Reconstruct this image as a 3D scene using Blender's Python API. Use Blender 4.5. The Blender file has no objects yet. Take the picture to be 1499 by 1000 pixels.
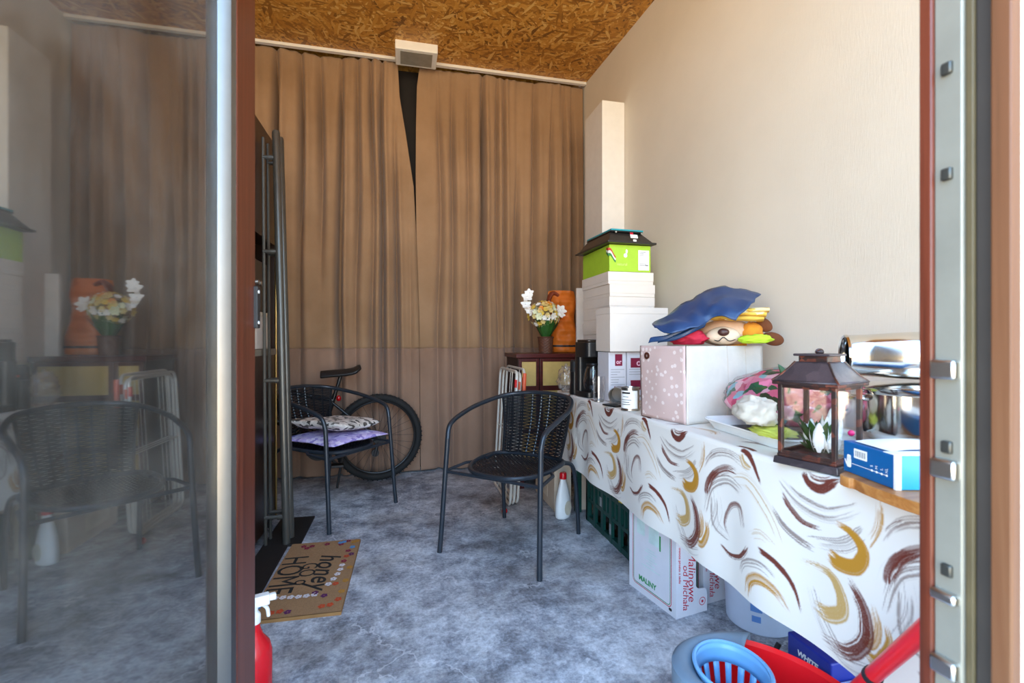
import bpy, bmesh, math, random
import numpy as np
from mathutils import Vector, Matrix, noise, Euler
R = math.radians
rnd = random.Random(7)
SC = bpy.context.scene
COL = SC.collection

# ------------------------------------------------------------------ helpers
def hx(h):
    h = h.lstrip('#')
    out = []
    for i in (0, 2, 4):
        v = int(h[i:i+2], 16)/255
        out.append(v/12.92 if v <= .04045 else ((v+.055)/1.055)**2.4)
    return (*out, 1)

class NT:
    """small helper around a material's node tree"""
    def __init__(s, name):
        s.m = bpy.data.materials.new(name); s.m.use_nodes = True
        s.t = s.m.node_tree; s.t.nodes.clear()
        s.out = s.t.nodes.new('ShaderNodeOutputMaterial')
        s._co = None
    def n(s, typ, _props=None, **ins):
        nd = s.t.nodes.new('ShaderNode' + typ)
        for k, v in (_props or {}).items(): setattr(nd, k, v)
        for k, v in ins.items():
            key = int(k[1:]) if k[0] == 'i' and k[1:].isdigit() else k.replace('_', ' ')
            if hasattr(v, 'is_output') or isinstance(v, bpy.types.NodeSocket): s.t.links.new(v, nd.inputs[key])
            else: nd.inputs[key].default_value = v
        return nd
    def co(s):
        if s._co is None: s._co = s.n('TexCoord').outputs['Object']
        return s._co
    def math(s, op, a, b=0.0, c=None):
        kw = dict(i0=a, i1=b)
        if c is not None: kw['i2'] = c
        return s.n('Math', {'operation': op}, **kw).outputs[0]
    def map(s, scale=(1,1,1), rot=(0,0,0), loc=(0,0,0), v=None, typ='POINT'):
        return s.n('Mapping', {'vector_type': typ}, Vector=v or s.co(), Scale=scale, Rotation=rot, Location=loc).outputs[0]
    def noise(s, scale, detail=4, rough=.5, v=None, dist=0.0):
        return s.n('TexNoise', None, Vector=v or s.co(), Scale=scale, Detail=detail, Roughness=rough, Distortion=dist)
    def ramp(s, fac, stops, interp='LINEAR'):
        nd = s.n('ValToRGB', None, Fac=fac)
        cr = nd.color_ramp; cr.interpolation = interp
        while len(cr.elements) < len(stops): cr.elements.new(.5)
        for e, (p, c) in zip(cr.elements, stops):
            e.position = p; e.color = hx(c) if isinstance(c, str) else c
        return nd.outputs[0]
    def mix(s, fac, a, b, mode='MIX'):
        nd = s.n('Mix', {'data_type': 'RGBA', 'blend_type': mode})
        for k, v in ((0, fac), (6, a), (7, b)):
            if isinstance(v, str): v = hx(v)
            if isinstance(v, bpy.types.NodeSocket): s.t.links.new(v, nd.inputs[k])
            else: nd.inputs[k].default_value = v
        return nd.outputs[2]
    def bump(s, h, strength=.3, dist=.01):
        return s.n('Bump', None, Height=h, Strength=strength, Distance=dist).outputs[0]
    def bsdf(s, **kw):
        b = s.n('BsdfPrincipled', None, **kw)
        s.t.links.new(b.outputs[0], s.out.inputs[0]); return b
    def surf(s, sock): s.t.links.new(sock, s.out.inputs[0])

MATS = {}
def mat(name, col, rough=.5, metal=0, var=.12, nscale=18, bump=0, bscale=60, spec=.5, coat=0, trans=0, sheen=0):
    """principled material with a little procedural colour variation"""
    if name in MATS: return MATS[name]
    t = NT(name)
    nz = t.noise(nscale, 5, .6).outputs[0]
    c = hx(col)
    lo = tuple(v*(1-var) for v in c[:3]) + (1,); hi = tuple(min(1, v*(1+var)) for v in c[:3]) + (1,)
    kw = dict(Base_Color=t.ramp(nz, [(.3, lo), (.7, hi)]), Roughness=rough, Metallic=metal)
    kw['Specular_IOR_Level'] = spec
    if coat: kw['Coat_Weight'] = coat
    if trans: kw['Transmission_Weight'] = trans
    if sheen: kw['Sheen_Weight'] = sheen
    if bump: kw['Normal'] = t.bump(t.noise(bscale, 4, .6).outputs[0], bump, .004)
    b = t.bsdf(**{k: v for k, v in kw.items()})
    MATS[name] = t.m
    return t.m

class MB:
    def __init__(s): s.bm = bmesh.new()
    def face(s, vs):
        try: return s.bm.faces.new(vs)
        except ValueError: return None
    def box(s, c, d, M=None, taper=1.0):
        x, y, z = d[0]/2, d[1]/2, d[2]/2
        P = [(-x,-y,-z),(x,-y,-z),(x,y,-z),(-x,y,-z),(-x*taper,-y*taper,z),(x*taper,-y*taper,z),(x*taper,y*taper,z),(-x*taper,y*taper,z)]
        vs = []
        for p in P:
            p = Vector(p)
            if M is not None: p = M @ p
            vs.append(s.bm.verts.new(p + Vector(c)))
        for f in ((3,2,1,0),(4,5,6,7),(0,1,5,4),(1,2,6,5),(2,3,7,6),(3,0,4,7)): s.face([vs[i] for i in f])
        return s
    def b2(s, lo, hi):
        return s.box([(a+b)/2 for a, b in zip(lo, hi)], [abs(b-a) for a, b in zip(lo, hi)])
    def tube(s, pts, r, seg=10, closed=False, flat=1.0, caps=True):
        pts = [Vector(p) for p in pts]
        n = len(pts)
        rr = r if isinstance(r, (list, tuple)) else [r]*n
        T = []
        for i in range(n):
            a = pts[(i-1) % n] if (closed or i > 0) else pts[i]
            b = pts[(i+1) % n] if (closed or i < n-1) else pts[i]
            d = b - a
            T.append(d.normalized() if d.length > 1e-9 else Vector((0,0,1)))
        ref = Vector((0,0,1)) if abs(T[0].z) < .9 else Vector((1,0,0))
        N = (ref - T[0]*ref.dot(T[0])).normalized()
        rings = []
        for i in range(n):
            if i: 
                N = N - T[i]*N.dot(T[i])
                if N.length < 1e-6: N = T[i].orthogonal()
                N.normalize()
            B = T[i].cross(N)
            rings.append([s.bm.verts.new(pts[i] + (N*math.cos(2*math.pi*k/seg)*flat + B*math.sin(2*math.pi*k/seg))*rr[i]) for k in range(seg)])
        for i in range(n if closed else n-1):
            a, b = rings[i], rings[(i+1) % n]
            off = 0
            if closed and i == n-1:
                off = min(range(seg), key=lambda o: sum((a[k].co - b[(k+o) % seg].co).length for k in range(seg)))
            for k in range(seg):
                s.face([a[k], a[(k+1) % seg], b[(k+1+off) % seg], b[(k+off) % seg]])
        if not closed and caps:
            s.face(rings[0][::-1]); s.face(rings[-1])
        return s
    def lathe(s, prof, seg=32, c=(0,0,0), M=None, sx=1, sy=1):
        rings = []
        for r, z in prof:
            if r < 1e-6: ring = [(0, 0, z)]
            else: ring = [(r*sx*math.cos(2*math.pi*k/seg), r*sy*math.sin(2*math.pi*k/seg), z) for k in range(seg)]
            rings.append([s.bm.verts.new((M @ Vector(p) if M is not None else Vector(p)) + Vector(c)) for p in ring])
        for a, b in zip(rings, rings[1:]):
            for k in range(seg):
                k2 = (k+1) % seg
                if len(a) == 1 and len(b) == 1: continue
                if len(a) == 1: s.face([a[0], b[k2], b[k]])
                elif len(b) == 1: s.face([a[k], a[k2], b[0]])
                else: s.face([a[k], a[k2], b[k2], b[k]])
        return s
    def prism(s, poly, h, M=None):
        """2-D outline extruded from z=0 to z=h, then transformed by M"""
        M = M or Matrix()
        a = [s.bm.verts.new(M @ Vector((x, y, 0))) for x, y in poly]
        b = [s.bm.verts.new(M @ Vector((x, y, h))) for x, y in poly]
        s.face(a[::-1]); s.face(b)
        n = len(poly)
        for i in range(n): s.face([a[i], a[(i+1) % n], b[(i+1) % n], b[i]])
        return s
    def grid(s, fn, nu, nv, cu=False, cv=False):
        V = [[s.bm.verts.new(fn(i/(nu if cu else nu-1), j/(nv if cv else nv-1))) for j in range(nv)] for i in range(nu)]
        for i in range(nu if cu else nu-1):
            for j in range(nv if cv else nv-1):
                s.face([V[i][j], V[(i+1) % nu][j], V[(i+1) % nu][(j+1) % nv], V[i][(j+1) % nv]])
        return s
    def blob(s, c, d, seg=20, amp=.0, freq=3, M=None, seed=0):
        """lumpy ellipsoid with half sizes d"""
        def f(u, v):
            th = u*2*math.pi; ph = (v-.5)*math.pi
            p = Vector((math.cos(ph)*math.cos(th), math.cos(ph)*math.sin(th), math.sin(ph)))
            k = 1 + amp*noise.noise(p*freq + Vector((seed*3.1, seed*1.7, seed)))
            p = Vector((p.x*d[0], p.y*d[1], p.z*d[2]))*k
            if M is not None: p = M @ p
            return p + Vector(c)
        return s.grid(f, seg, max(6, seg*2//3), cu=True)
    def text(s, txt, size, M, shear=0, bold=0, align='CENTER'):
        cu = bpy.data.curves.new('lettering', 'FONT'); cu.body = txt; cu.size = size; cu.shear = shear; cu.offset = bold
        cu.align_x = align; cu.align_y = 'CENTER'; cu.resolution_u = 3
        o = bpy.data.objects.new('lettering_source', cu); COL.objects.link(o)
        dg = bpy.context.evaluated_depsgraph_get(); ev = o.evaluated_get(dg)
        me = ev.to_mesh()
        vs = [s.bm.verts.new(M @ v.co) for v in me.vertices]
        for p in me.polygons: s.face([vs[i] for i in p.vertices])
        ev.to_mesh_clear()
        bpy.data.objects.remove(o); bpy.data.curves.remove(cu)
        return s
    def xf(s, M):
        bmesh.ops.transform(s.bm, matrix=M, verts=s.bm.verts); return s
    def build(s, name, m, parent=None, smooth=35, bevel=0, bseg=2, solid=0, subd=0, recalc=True, weld=False):
        if weld: bmesh.ops.remove_doubles(s.bm, verts=s.bm.verts, dist=1e-5)
        if recalc: bmesh.ops.recalc_face_normals(s.bm, faces=s.bm.faces)
        me = bpy.data.meshes.new(name); s.bm.to_mesh(me); s.bm.free()
        if smooth:
            me.polygons.foreach_set('use_smooth', [True]*len(me.polygons))
            me.set_sharp_from_angle(angle=R(smooth))
        o = bpy.data.objects.new(name, me); COL.objects.link(o)
        if m: me.materials.append(m)
        if solid:
            md = o.modifiers.new('solid', 'SOLIDIFY'); md.thickness = solid; md.offset = 0
        if bevel:
            md = o.modifiers.new('bev', 'BEVEL'); md.width = bevel; md.segments = bseg; md.limit_method = 'ANGLE'; md.angle_limit = R(40)
        if subd:
            md = o.modifiers.new('sub', 'SUBSURF'); md.levels = subd; md.render_levels = subd
        if parent is not None: o.parent = parent
        return o

def tag(o, label=None, cat=None, group=None, kind=None):
    if label: o['label'] = label
    if cat: o['category'] = cat
    if group: o['group'] = group
    if kind: o['kind'] = kind
    return o
def thing(name, label, cat, loc=(0,0,0), rz=0, group=None, rot=None):
    o = bpy.data.objects.new(name, None); COL.objects.link(o)
    o.location = loc; o.rotation_euler = rot or (0, 0, rz); o.empty_display_size = .05
    return tag(o, label, cat, group)
def struct(o): o['kind'] = 'structure'; return o
def TM(loc=(0,0,0), rot=(0,0,0), sc=1): return Matrix.Translation(loc) @ Euler(rot).to_matrix().to_4x4() @ Matrix.Scale(sc, 4)
def basis(o, x, y):
    """matrix that puts a 2-D drawing on a face: local x along x, local y along y"""
    x = Vector(x).normalized(); y = Vector(y).normalized(); z = x.cross(y)
    M = Matrix((x, y, z)).transposed().to_4x4(); M.translation = Vector(o); return M
def spline(pts, n=8, closed=False):
    pts = [Vector(p) for p in pts]; out = []
    m = len(pts)
    for i in range(m if closed else m-1):
        g = lambda k: pts[k % m] if closed else pts[max(0, min(m-1, k))]
        p0, p1, p2, p3 = g(i-1), g(i), g(i+1), g(i+2)
        for k in range(n):
            t = k/n
            out.append(.5*((2*p1) + (p2-p0)*t + (2*p0-5*p1+4*p2-p3)*t*t + (3*p1-p0-3*p2+p3)*t**3))
    if not closed: out.append(pts[-1])
    return out
def rrect(w, h, r, n=5, cx=0, cy=0):
    out = []
    for (sx, sy, a0) in ((1,1,0),(-1,1,90),(-1,-1,180),(1,-1,270)):
        for k in range(n+1):
            a = R(a0 + 90*k/n)
            out.append((cx + sx*(w/2-r) + r*math.cos(a), cy + sy*(h/2-r) + r*math.sin(a)))
    return out

# ------------------------------------------------------------------ materials
def m_plaster():
    t = NT('cream_plaster')
    nz = t.noise(1.3, 6, .6).outputs[0]
    v = t.map((60, 60, 9)); g = t.noise(3, 5, .7, v).outputs[0]
    c = t.ramp(nz, [(.3, '#dbd2c2'), (.7, '#e5dccc')])
    t.bsdf(Base_Color=c, Roughness=.75, Normal=t.bump(g, .25, .003)); return t.m
def m_osb():
    t = NT('osb_board')
    warp = t.noise(6, 3, .5).outputs[1]
    wv = t.n('VectorMath', {'operation': 'MULTIPLY_ADD'}, i0=warp, i1=(.03,.03,.03), i2=t.co()).outputs[0]
    best = col = None
    for k, (a, sx, sy) in enumerate([(12, 10, 50), (75, 11, 60), (130, 9, 46), (165, 13, 66), (48, 14, 60), (105, 9, 54)]):
        v = t.map((1/sx, 1/sy, 1), (0, 0, R(a)), (k*.37, k*.19, 0), wv, 'TEXTURE')
        vo = t.n('TexVoronoi', {'voronoi_dimensions': '2D'}, Vector=v, Scale=1.0)
        sp = t.n('SeparateColor', None, Color=vo.outputs['Color'])
        r, g = sp.outputs[0], sp.outputs[1]
        if best is None: best, col = r, g
        else:
            gt = t.math('GREATER_THAN', r, best)
            best = t.math('MAXIMUM', r, best)
            mx = t.n('Mix', {'data_type': 'FLOAT'}, i0=gt, i2=col, i3=g); col = mx.outputs[0]
    fine = t.noise(90, 4, .7, t.map((1, 1, 1))).outputs[0]
    mot = t.noise(2.2, 4, .6).outputs[0]
    f = t.math('ADD', t.math('MULTIPLY', col, .62), t.math('ADD', t.math('MULTIPLY', fine, .22), t.math('MULTIPLY', mot, .2)))
    c = t.ramp(f, [(.14, '#5a3510'), (.28, '#96601c'), (.48, '#b97b28'), (.68, '#cd9038'), (.86, '#e2b568')])
    t.bsdf(Base_Color=c, Roughness=.5, Normal=t.bump(col, .25, .004)); return t.m
def m_floor():
    t = NT('worn_concrete')
    big = t.noise(1.6, 7, .62, dist=.15).outputs[0]
    mid = t.noise(9, 10, .78, dist=.25).outputs[0]
    fine = t.noise(70, 6, .75).outputs[0]
    f = t.math('ADD', t.math('MULTIPLY', big, .5), t.math('ADD', t.math('MULTIPLY', mid, .75), t.math('MULTIPLY', fine, .42)))
    f = t.math('SUBTRACT', f, .335)
    c = t.ramp(f, [(.30, '#4a4c52'), (.41, '#7d818a'), (.49, '#a1a5ae'), (.58, '#c3c8cf'), (.72, '#e6e9ee')])
    # brownish dirt drifts
    dn = t.noise(2.3, 6, .65, t.map(loc=(7, 3, 0))).outputs[0]
    dm = t.ramp(dn, [(.47, (0,0,0,1)), (.64, (.8,.8,.8,1))])
    c = t.mix(dm, c, t.mix(.75, c, '#84705f', 'MULTIPLY'))
    # pale trowel cracks
    wv = t.n('VectorMath', {'operation': 'MULTIPLY_ADD'}, i0=t.noise(3, 5, .6).outputs[1], i1=(.5,.5,0), i2=t.co()).outputs[0]
    vo = t.n('TexVoronoi', {'feature': 'DISTANCE_TO_EDGE', 'voronoi_dimensions': '2D'}, Vector=wv, Scale=1.7)
    ck = t.math('MULTIPLY', t.math('LESS_THAN', vo.outputs[0], .008), t.math('GREATER_THAN', t.noise(4, 3).outputs[0], .5))
    c = t.mix(t.math('MULTIPLY', ck, .35), c, '#e8e8ec')
    h = t.math('ADD', mid, t.math('MULTIPLY', fine, .6))
    t.bsdf(Base_Color=c, Roughness=.62, Normal=t.bump(h, .35, .006)); return t.m
def m_curtain(name, c0, c1):
    t = NT(name)
    n1 = t.noise(2.2, 5, .6).outputs[0]
    c = t.ramp(n1, [(.3, c0), (.7, c1)])
    w = t.n('TexWave', {'wave_type': 'BANDS', 'bands_direction': 'X'}, Vector=t.co(), Scale=95, Distortion=2.0, Detail=2.0, Detail_Scale=4.0).outputs[1]
    cr = t.noise(1, 5, .7, t.map((190, 40, 110))).outputs[0]
    c = t.mix(t.math('MULTIPLY', cr, .22), c, '#785c40')
    h = t.math('ADD', t.math('MULTIPLY', w, .5), cr)
    t.bsdf(Base_Color=c, Roughness=.85, Specular_IOR_Level=.2, Sheen_Weight=.15, Normal=t.bump(h, .45, .003)); return t.m
def m_wood(name, c0, c1, c2, axis='Z', rough=.35, scale=1.0, coat=.0, grain=22):
    t = NT(name)
    sc = {'X': (.6, grain, grain), 'Y': (grain, .6, grain), 'Z': (grain, grain, .6)}[axis]
    v = t.map(tuple(a*scale for a in sc))
    n = t.noise(1.6, 6, .65, v, .8).outputs[0]
    c = t.ramp(n, [(.28, c0), (.5, c1), (.72, c2)])
    t.bsdf(Base_Color=c, Roughness=rough, Coat_Weight=coat, Normal=t.bump(n, .12, .002)); return t.m
def m_glass(name, tint=(1,1,1,1), gloss=.08, rough=.02, dust=0):
    """clear sheet: lets light straight through, mirrors a constant share plus the grazing rise"""
    t = NT(name)
    tr = t.n('BsdfTransparent', None, Color=tint)
    gl = t.n('BsdfGlossy', None, Color=(1,1,1,1), Roughness=rough)
    lw = t.n('LayerWeight', None, Blend=.25).outputs[0]
    f = t.math('MINIMUM', t.math('ADD', t.math('MULTIPLY', lw, .35), gloss), 1)
    mx = t.n('MixShader', None, i0=f, i1=tr.outputs[0], i2=gl.outputs[0]).outputs[0]
    if dust:
        d = t.n('BsdfDiffuse', None, Color=(.75,.72,.66,1))
        n1 = t.noise(3.2, 7, .65, dist=.8).outputs[0]
        n2 = t.noise(60, 4, .7, t.map((1, 1, .25))).outputs[0]
        k = t.ramp(t.math('ADD', t.math('MULTIPLY', n1, .75), t.math('MULTIPLY', n2, .25)), [(.40, (.15,.15,.15,1)), (.62, (.5,.5,.5,1)), (.74, (1,1,1,1))])
        mx = t.n('MixShader', None, i0=t.math('MULTIPLY', k, dust), i1=mx, i2=d.outputs[0]).outputs[0]
    t.surf(mx); return t.m
def m_attr(name, rough=.7):
    t = NT(name)
    a = t.n('VertexColor', {'layer_name': 'print'}).outputs[0]
    nz = t.noise(600, 3, .6).outputs[0]
    t.bsdf(Base_Color=a, Roughness=rough, Specular_IOR_Level=.25, Normal=t.bump(nz, .15, .0015)); return t.m
def m_spots(name, stops, scale, rough=.8, dim='3D', detail=0):
    """patches of several colours in random cells"""
    t = NT(name)
    wv = t.n('VectorMath', {'operation': 'MULTIPLY_ADD'}, i0=t.noise(scale*.6, 4, .6).outputs[1], i1=(.9/scale,)*3, i2=t.co()).outputs[0]
    vo = t.n('TexVoronoi', None, Vector=wv, Scale=scale)
    r = t.n('SeparateColor', None, Color=vo.outputs['Color']).outputs[0]
    k = t.math('ADD', t.math('MULTIPLY', r, 1-.3*detail), t.math('MULTIPLY', t.noise(scale*3, 5, .7).outputs[0], .3*detail))
    c = t.ramp(k, stops, 'CONSTANT' if not detail else 'LINEAR')
    t.bsdf(Base_Color=c, Roughness=rough, Normal=t.bump(t.noise(scale*8, 3).outputs[0], .2, .003)); return t.m

M_WALL = m_plaster(); M_OSB = m_osb(); M_FLOOR = m_floor(); M_CURT = m_curtain('taupe_curtain_cloth', '#917153', '#a68566'); M_CURTL = m_curtain('mauve_taupe_cloth', '#8a6c59', '#9d7e6a')
M_WHITE = mat('white_painted', '#e4dfd7', .45, var=.03)
M_CARD = mat('white_card', '#dfd4c9', .6, var=.04, nscale=6)
M_CARDP = mat('pale_card', '#d0ced4', .55, var=.03)
M_KRAFT = mat('beige_cardboard', '#cdb9a3', .75, var=.06)
M_MAHOG = m_wood('mahogany_foil', '#3a1a10', '#57281a', '#6d3826', 'Z', .3, grain=40)
M_DARKW = m_wood('dark_cabinet_wood', '#1d120d', '#2b1b14', '#38241b', 'Z', .3)
M_REDW = m_wood('dark_red_wood', '#35100e', '#4c1715', '#5d2320', 'X', .3)
M_YELW = mat('yellow_panel', '#c2a25c', .5, var=.08)
M_BAMB = m_wood('bamboo', '#9c6231', '#b9793f', '#cf9555', 'X', .4)
M_STEEL = mat('brushed_steel_strip', '#8f8e84', .5, .6, var=.12, nscale=8)
M_ALU = mat('aluminium', '#c9c9c6', .28, 1, var=.05)
M_CHROME = mat('polished_steel', '#d6d4d0', .14, 1, var=.03)
M_BLACKP = mat('black_plastic', '#151516', .35, var=.1)
M_BLACKM = mat('black_matte', '#1b1b1d', .6, var=.15)
M_RUBBER = mat('black_rubber', '#141414', .8, var=.2, bump=.3)
M_TUBE = mat('charcoal_tube', '#2e343c', .32, .35, var=.1, nscale=30)
M_WEAVE = mat('black_weave', '#15181d', .35, var=.2, nscale=40)
M_GREYT = mat('grey_painted_tube', '#55524c', .3, .5, var=.06)
M_SILV = mat('silver_tube', '#d6d2c8', .35, .2, var=.05)
M_REDP = mat('red_plastic', '#c5101c', .25, var=.06)
M_REDP2 = mat('bright_red_plastic', '#e0141c', .28, var=.04)
M_BLUEP = mat('pale_blue_plastic', '#6fa3cf', .35, var=.05)
M_GREYP = mat('blue_grey_plastic', '#66798a', .4, var=.06)
M_ORTIP = mat('orange_plastic', '#c8502a', .4)
M_WPLAS = mat('white_plastic', '#e6e6e4', .35, var=.03)
M_GREENP = mat('dark_green_plastic', '#0d3a33', .4, var=.12)
M_YELP = mat('yellow_plastic', '#d8b514', .4)
M_INKR = mat('red_ink', '#bf1230', .6, var=.05)
M_INKG = mat('green_ink', '#2f8a4d', .6, var=.05)
M_INKD = mat('dark_ink', '#22201f', .7, var=.1)
M_INKGY = mat('grey_ink', '#8d8d8d', .7, var=.1)
M_INKTEAL = mat('pale_teal_ink', '#c3d6d3', .6)
M_INKW = mat('white_ink', '#f4f4f2', .5, var=.02)
M_PURP = mat('plum_ink', '#7c1034', .5)
M_PINK = mat('pink_ink', '#dfa3b5', .5)
M_GLASSC = m_glass('clear_glass', gloss=.06)
M_FILM = m_glass('clear_film', (.97,.97,.97,1), .07, .12)
M_DOORGL = m_glass('dusty_door_glass', (.34,.37,.38,1), .26, .026, .14)
M_LEAF = mat('leaf_green', '#2e5a22', .45, var=.3)
M_LEAFD = mat('dark_leaf', '#184a26', .4, var=.3)

# ------------------------------------------------------------------ room
WX, LX, BY, FY, CZ = 1.54, -1.8, 4.02, .438, 3.29       # right wall, left wall, back wall, front wall inside, ceiling
struct(MB().b2((LX-.15, FY-.09, -.1), (WX+.15, BY+.15, 0)).build('floor', M_FLOOR, smooth=0))
cl_ = MB().b2((LX-.15, FY-.2, 0), (WX+.15, BY+.15, .1))
for v_ in cl_.bm.verts: v_.co.z += CZ - .077*(3.84 - v_.co.y)
struct(cl_.build('ceiling', M_OSB, smooth=0))
struct(MB().b2((WX, FY-.09, 0), (WX+.15, BY+.15, CZ)).build('wall_right', M_WALL, smooth=0))
struct(MB().b2((LX-.15, FY-.09, 0), (LX, BY+.15, CZ)).build('wall_left', M_WALL, smooth=0))
struct(MB().b2((LX, BY, 0), (WX, BY+.15, CZ+.02)).build('wall_back', mat('dark_brown_board', '#170d08', .7, var=.3), smooth=0))
struct(MB().b2((LX-1, -1.6, -.2), (WX+1, FY-.09, -.04)).build('ground', mat('terrace_concrete', '#b9aa96', .8), smooth=0))
# front facade: lintel, low walls and glazing beside the doorway
fw = MB(); fw.b2((LX, FY-.09, 2.95), (WX, FY, 3.04)); fw.b2((LX, FY-.09, 0), (-.47, FY, .12)); fw.b2((.68, FY-.09, 0), (WX, FY, .12))
fw.b2((.68, FY-.09, .12), (.92, FY, 2.95))
struct(fw.build('wall_front', M_WALL, smooth=0))
for nm, x0, x1 in (('window_1', .92, WX), ('window_2', LX, -.47)):
    w = thing(nm, None, None); struct(w)
    f = MB(); y0, y1 = FY-.075, FY-.015
    for a, b in (((x0, y0, .12), (x0+.05, y1, 2.95)), ((x1-.05, y0, .12), (x1, y1, 2.95)), ((x0, y0, .12), (x1, y1, .17)), ((x0, y0, 2.90), (x1, y1, 2.95))): f.b2(a, b)
    f.build('window_frame', M_MAHOG, w, smooth=0)
    MB().b2((x0+.05, FY-.047, .17), (x1-.05, FY-.043, 2.90)).build('pane', M_GLASSC, w, smooth=0)

# door jamb on the lock side: wood, steel lock strip with keeps, rubber seal, outer wood, lit reveal
j = struct(thing('trim_1', None, None))
JX = .60
def jb(name, y0, y1, m, x0=JX, x1=.68, bev=.002): return MB().b2((x0, y0, 0), (x1, y1, 2.5)).build(name, m, j, smooth=0, bevel=bev)
jb('inner_jamb', .4235, FY, M_MAHOG)
strip = jb('lock_strip', .3945, .4235, M_STEEL, .603)
jb('seal', .386, .3945, mat('olive_seal', '#4a4028', .6), .606)
jb('gasket', .368, .386, mat('dark_gasket', '#2a241f', .7), .608)
jb('outer_jamb', .3495, .368, m_wood('oak_foil', '#4f3018', '#5f3b22', '#6c4a30', 'Z', .5), .600)
kp = MB()
for z in (.79, .93, 1.24, 1.36, 1.02, .62, .47):
    kp.box((.6015, .409, z), (.006, .011, .014))
kp.build('screw', mat('dull_screw', '#4a4a46', .4, .7), strip, bevel=.002)
for z, h in ((1.018, .022), (.905, .022), (.76, .012), (.41, .03), (1.47, .014), (.68, .02)):
    MB().box((.600, .410, z), (.012, .026, h)).build('keep', M_ALU, strip, bevel=.003)
tr = struct(MB().b2((.612, -.25, -.04), (.68, .3495, 2.5)).build('trim_3', M_WHITE, smooth=0))
tb = MB(); tb.b2((-.47, FY-.09, 2.5), (.68, FY, 2.55)); tb.b2((-.47, FY-.09, 0), (-.40, FY, 2.5))
struct(tb.build('trim_4', M_MAHOG, smooth=0))

# open glazed door leaf along the left, hinged at the doorway, swung into the room
d = struct(thing('door_1', None, None))
DX = -.33
stile = MB(); stile.b2((DX-.065, 1.056, .02), (DX, 1.184, 2.45)); stile.build('stile', M_MAHOG, d, smooth=0, bevel=.008, bseg=3)
MB().b2((DX-.065, .39, .02), (DX, .465, 2.45)).build('stile', M_MAHOG, d, smooth=0, bevel=.008, bseg=3)
MB().b2((DX-.065, .465, .02), (DX, 1.056, .13)).build('rail', M_MAHOG, d, smooth=0, bevel=.008)
MB().b2((DX-.065, .465, 2.34), (DX, 1.056, 2.45)).build('rail', M_MAHOG, d, smooth=0, bevel=.008)
bead = MB()
bead.prism([(DX-.001, 1.0555), (DX-.007, 1.046), (DX-.018, 1.038), (DX-.028, 1.034), (DX-.028, 1.0555)], 2.2, TM((0, 0, .13)))
bead.build('glazing_bead', mat('bead_metal', '#6f6c68', .34, 1, var=.04), d, smooth=20)
MB().b2((DX-.0345, .466, .131), (DX-.0285, 1.055, 2.339)).build('pane', M_DOORGL, d, smooth=0)
lt = MB(); lt.box((DX+.002, 1.178, 1.128), (.012, .022, .095)); lt = lt.build('latch', M_BLACKM, d, smooth=0, bevel=.002)
sw = MB()
for z in (1.093, 1.163): sw.lathe([(0, 0), (.0035, 0), (.0035, .002), (0, .002)], 12, (DX+.0075, 1.174, z), Euler((0, R(90), 0)).to_matrix().to_4x4())
sw.build('screw', M_INKW, lt)

# white boxed-in pipe in the corner
struct(MB().b2((1.367, 3.09, 0), (WX-.001, 3.41, 2.757)).build('trim_2', M_WHITE, smooth=0, bevel=.004))

# ------------------------------------------------------------------ curtains and rail
rail = MB(); rail.b2((LX+.01, 3.80, 3.264), (WX-.005, 3.835, 3.286)); rail.b2((LX+.01, 3.794, 3.260), (WX-.005, 3.80, 3.268))
tag(rail.build('curtain_rail', M_WHITE, smooth=0, bevel=.002), 'white curtain rail fixed along the board ceiling above both brown curtains', 'curtain rail')
CURY = 3.86
def curtain(name, xl, xr, folds, label, seed):
    """xl / xr: functions of z giving the side edges; folds: list of (x, width, depth)"""
    def f(u, v):
        z = 3.262 - v*(3.262-.012)
        a, b = xl(z), xr(z)
        x = a + (b-a)*u
        q = x + .022*noise.noise(Vector((x*1.7, z*.9, seed)))
        k = min(1, .25 + v*5)                       # gathered at the top, opens out below
        low = 1 - .5*max(0, min(1, (1.1 - z)/.25))
        y = .007*math.sin(q*2*math.pi/.071 + 2*math.sin(q*9) + seed)*max(0, 1-v*4.5)*(.6 + noise.noise(Vector((q*5, 0, seed))))
        y += .045*noise.noise(Vector((q*2.6, z*.35, seed+2)))*low
        for fx, w, dp in folds:
            xx = q - fx - .03*noise.noise(Vector((fx*5, z*.5, 3)))
            ww = w*(.62 + .45*v)
            am = 1.3*dp*k*low*max(.05, .8 + 1.5*noise.noise(Vector((fx*9, z*.5, 7))))
            y += am*math.exp(-abs(xx/ww)**1.5)
            y -= .2*am*math.exp(-((xx-2.1*ww)/(1.2*ww))**2)
        y += .010*noise.noise(Vector((x*4, z*2.2, seed+13)))*low
        if z < .992: y += .016*math.exp(-(.992-z)*45) - .007 + .003*math.sin(q*2*math.pi/.10)*math.exp(-(.99-z)*5)
        zz = z + .005*noise.noise(Vector((x*7, 0, seed)))
        return Vector((x, CURY + max(-.05, min(.15, y)), zz))
    t = thing(name, label, 'curtain')
    vs_ = (3.262-.99)/(3.262-.012)
    for nm, v0, v1, nv, m in (('upper_panel', 0, vs_, 150, M_CURT), ('hem_band', vs_-.002, 1, 66, M_CURTL)):
        o = MB().grid(lambda u, v: f(u, v0 + (v1-v0)*v), 340, nv).build(nm, m, t, smooth=180, solid=.003)
    return t
def lerpz(tab):
    zs = [t[0] for t in tab]; xs = [t[1] for t in tab]
    return lambda z: float(np.interp(z, zs, xs))
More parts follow.
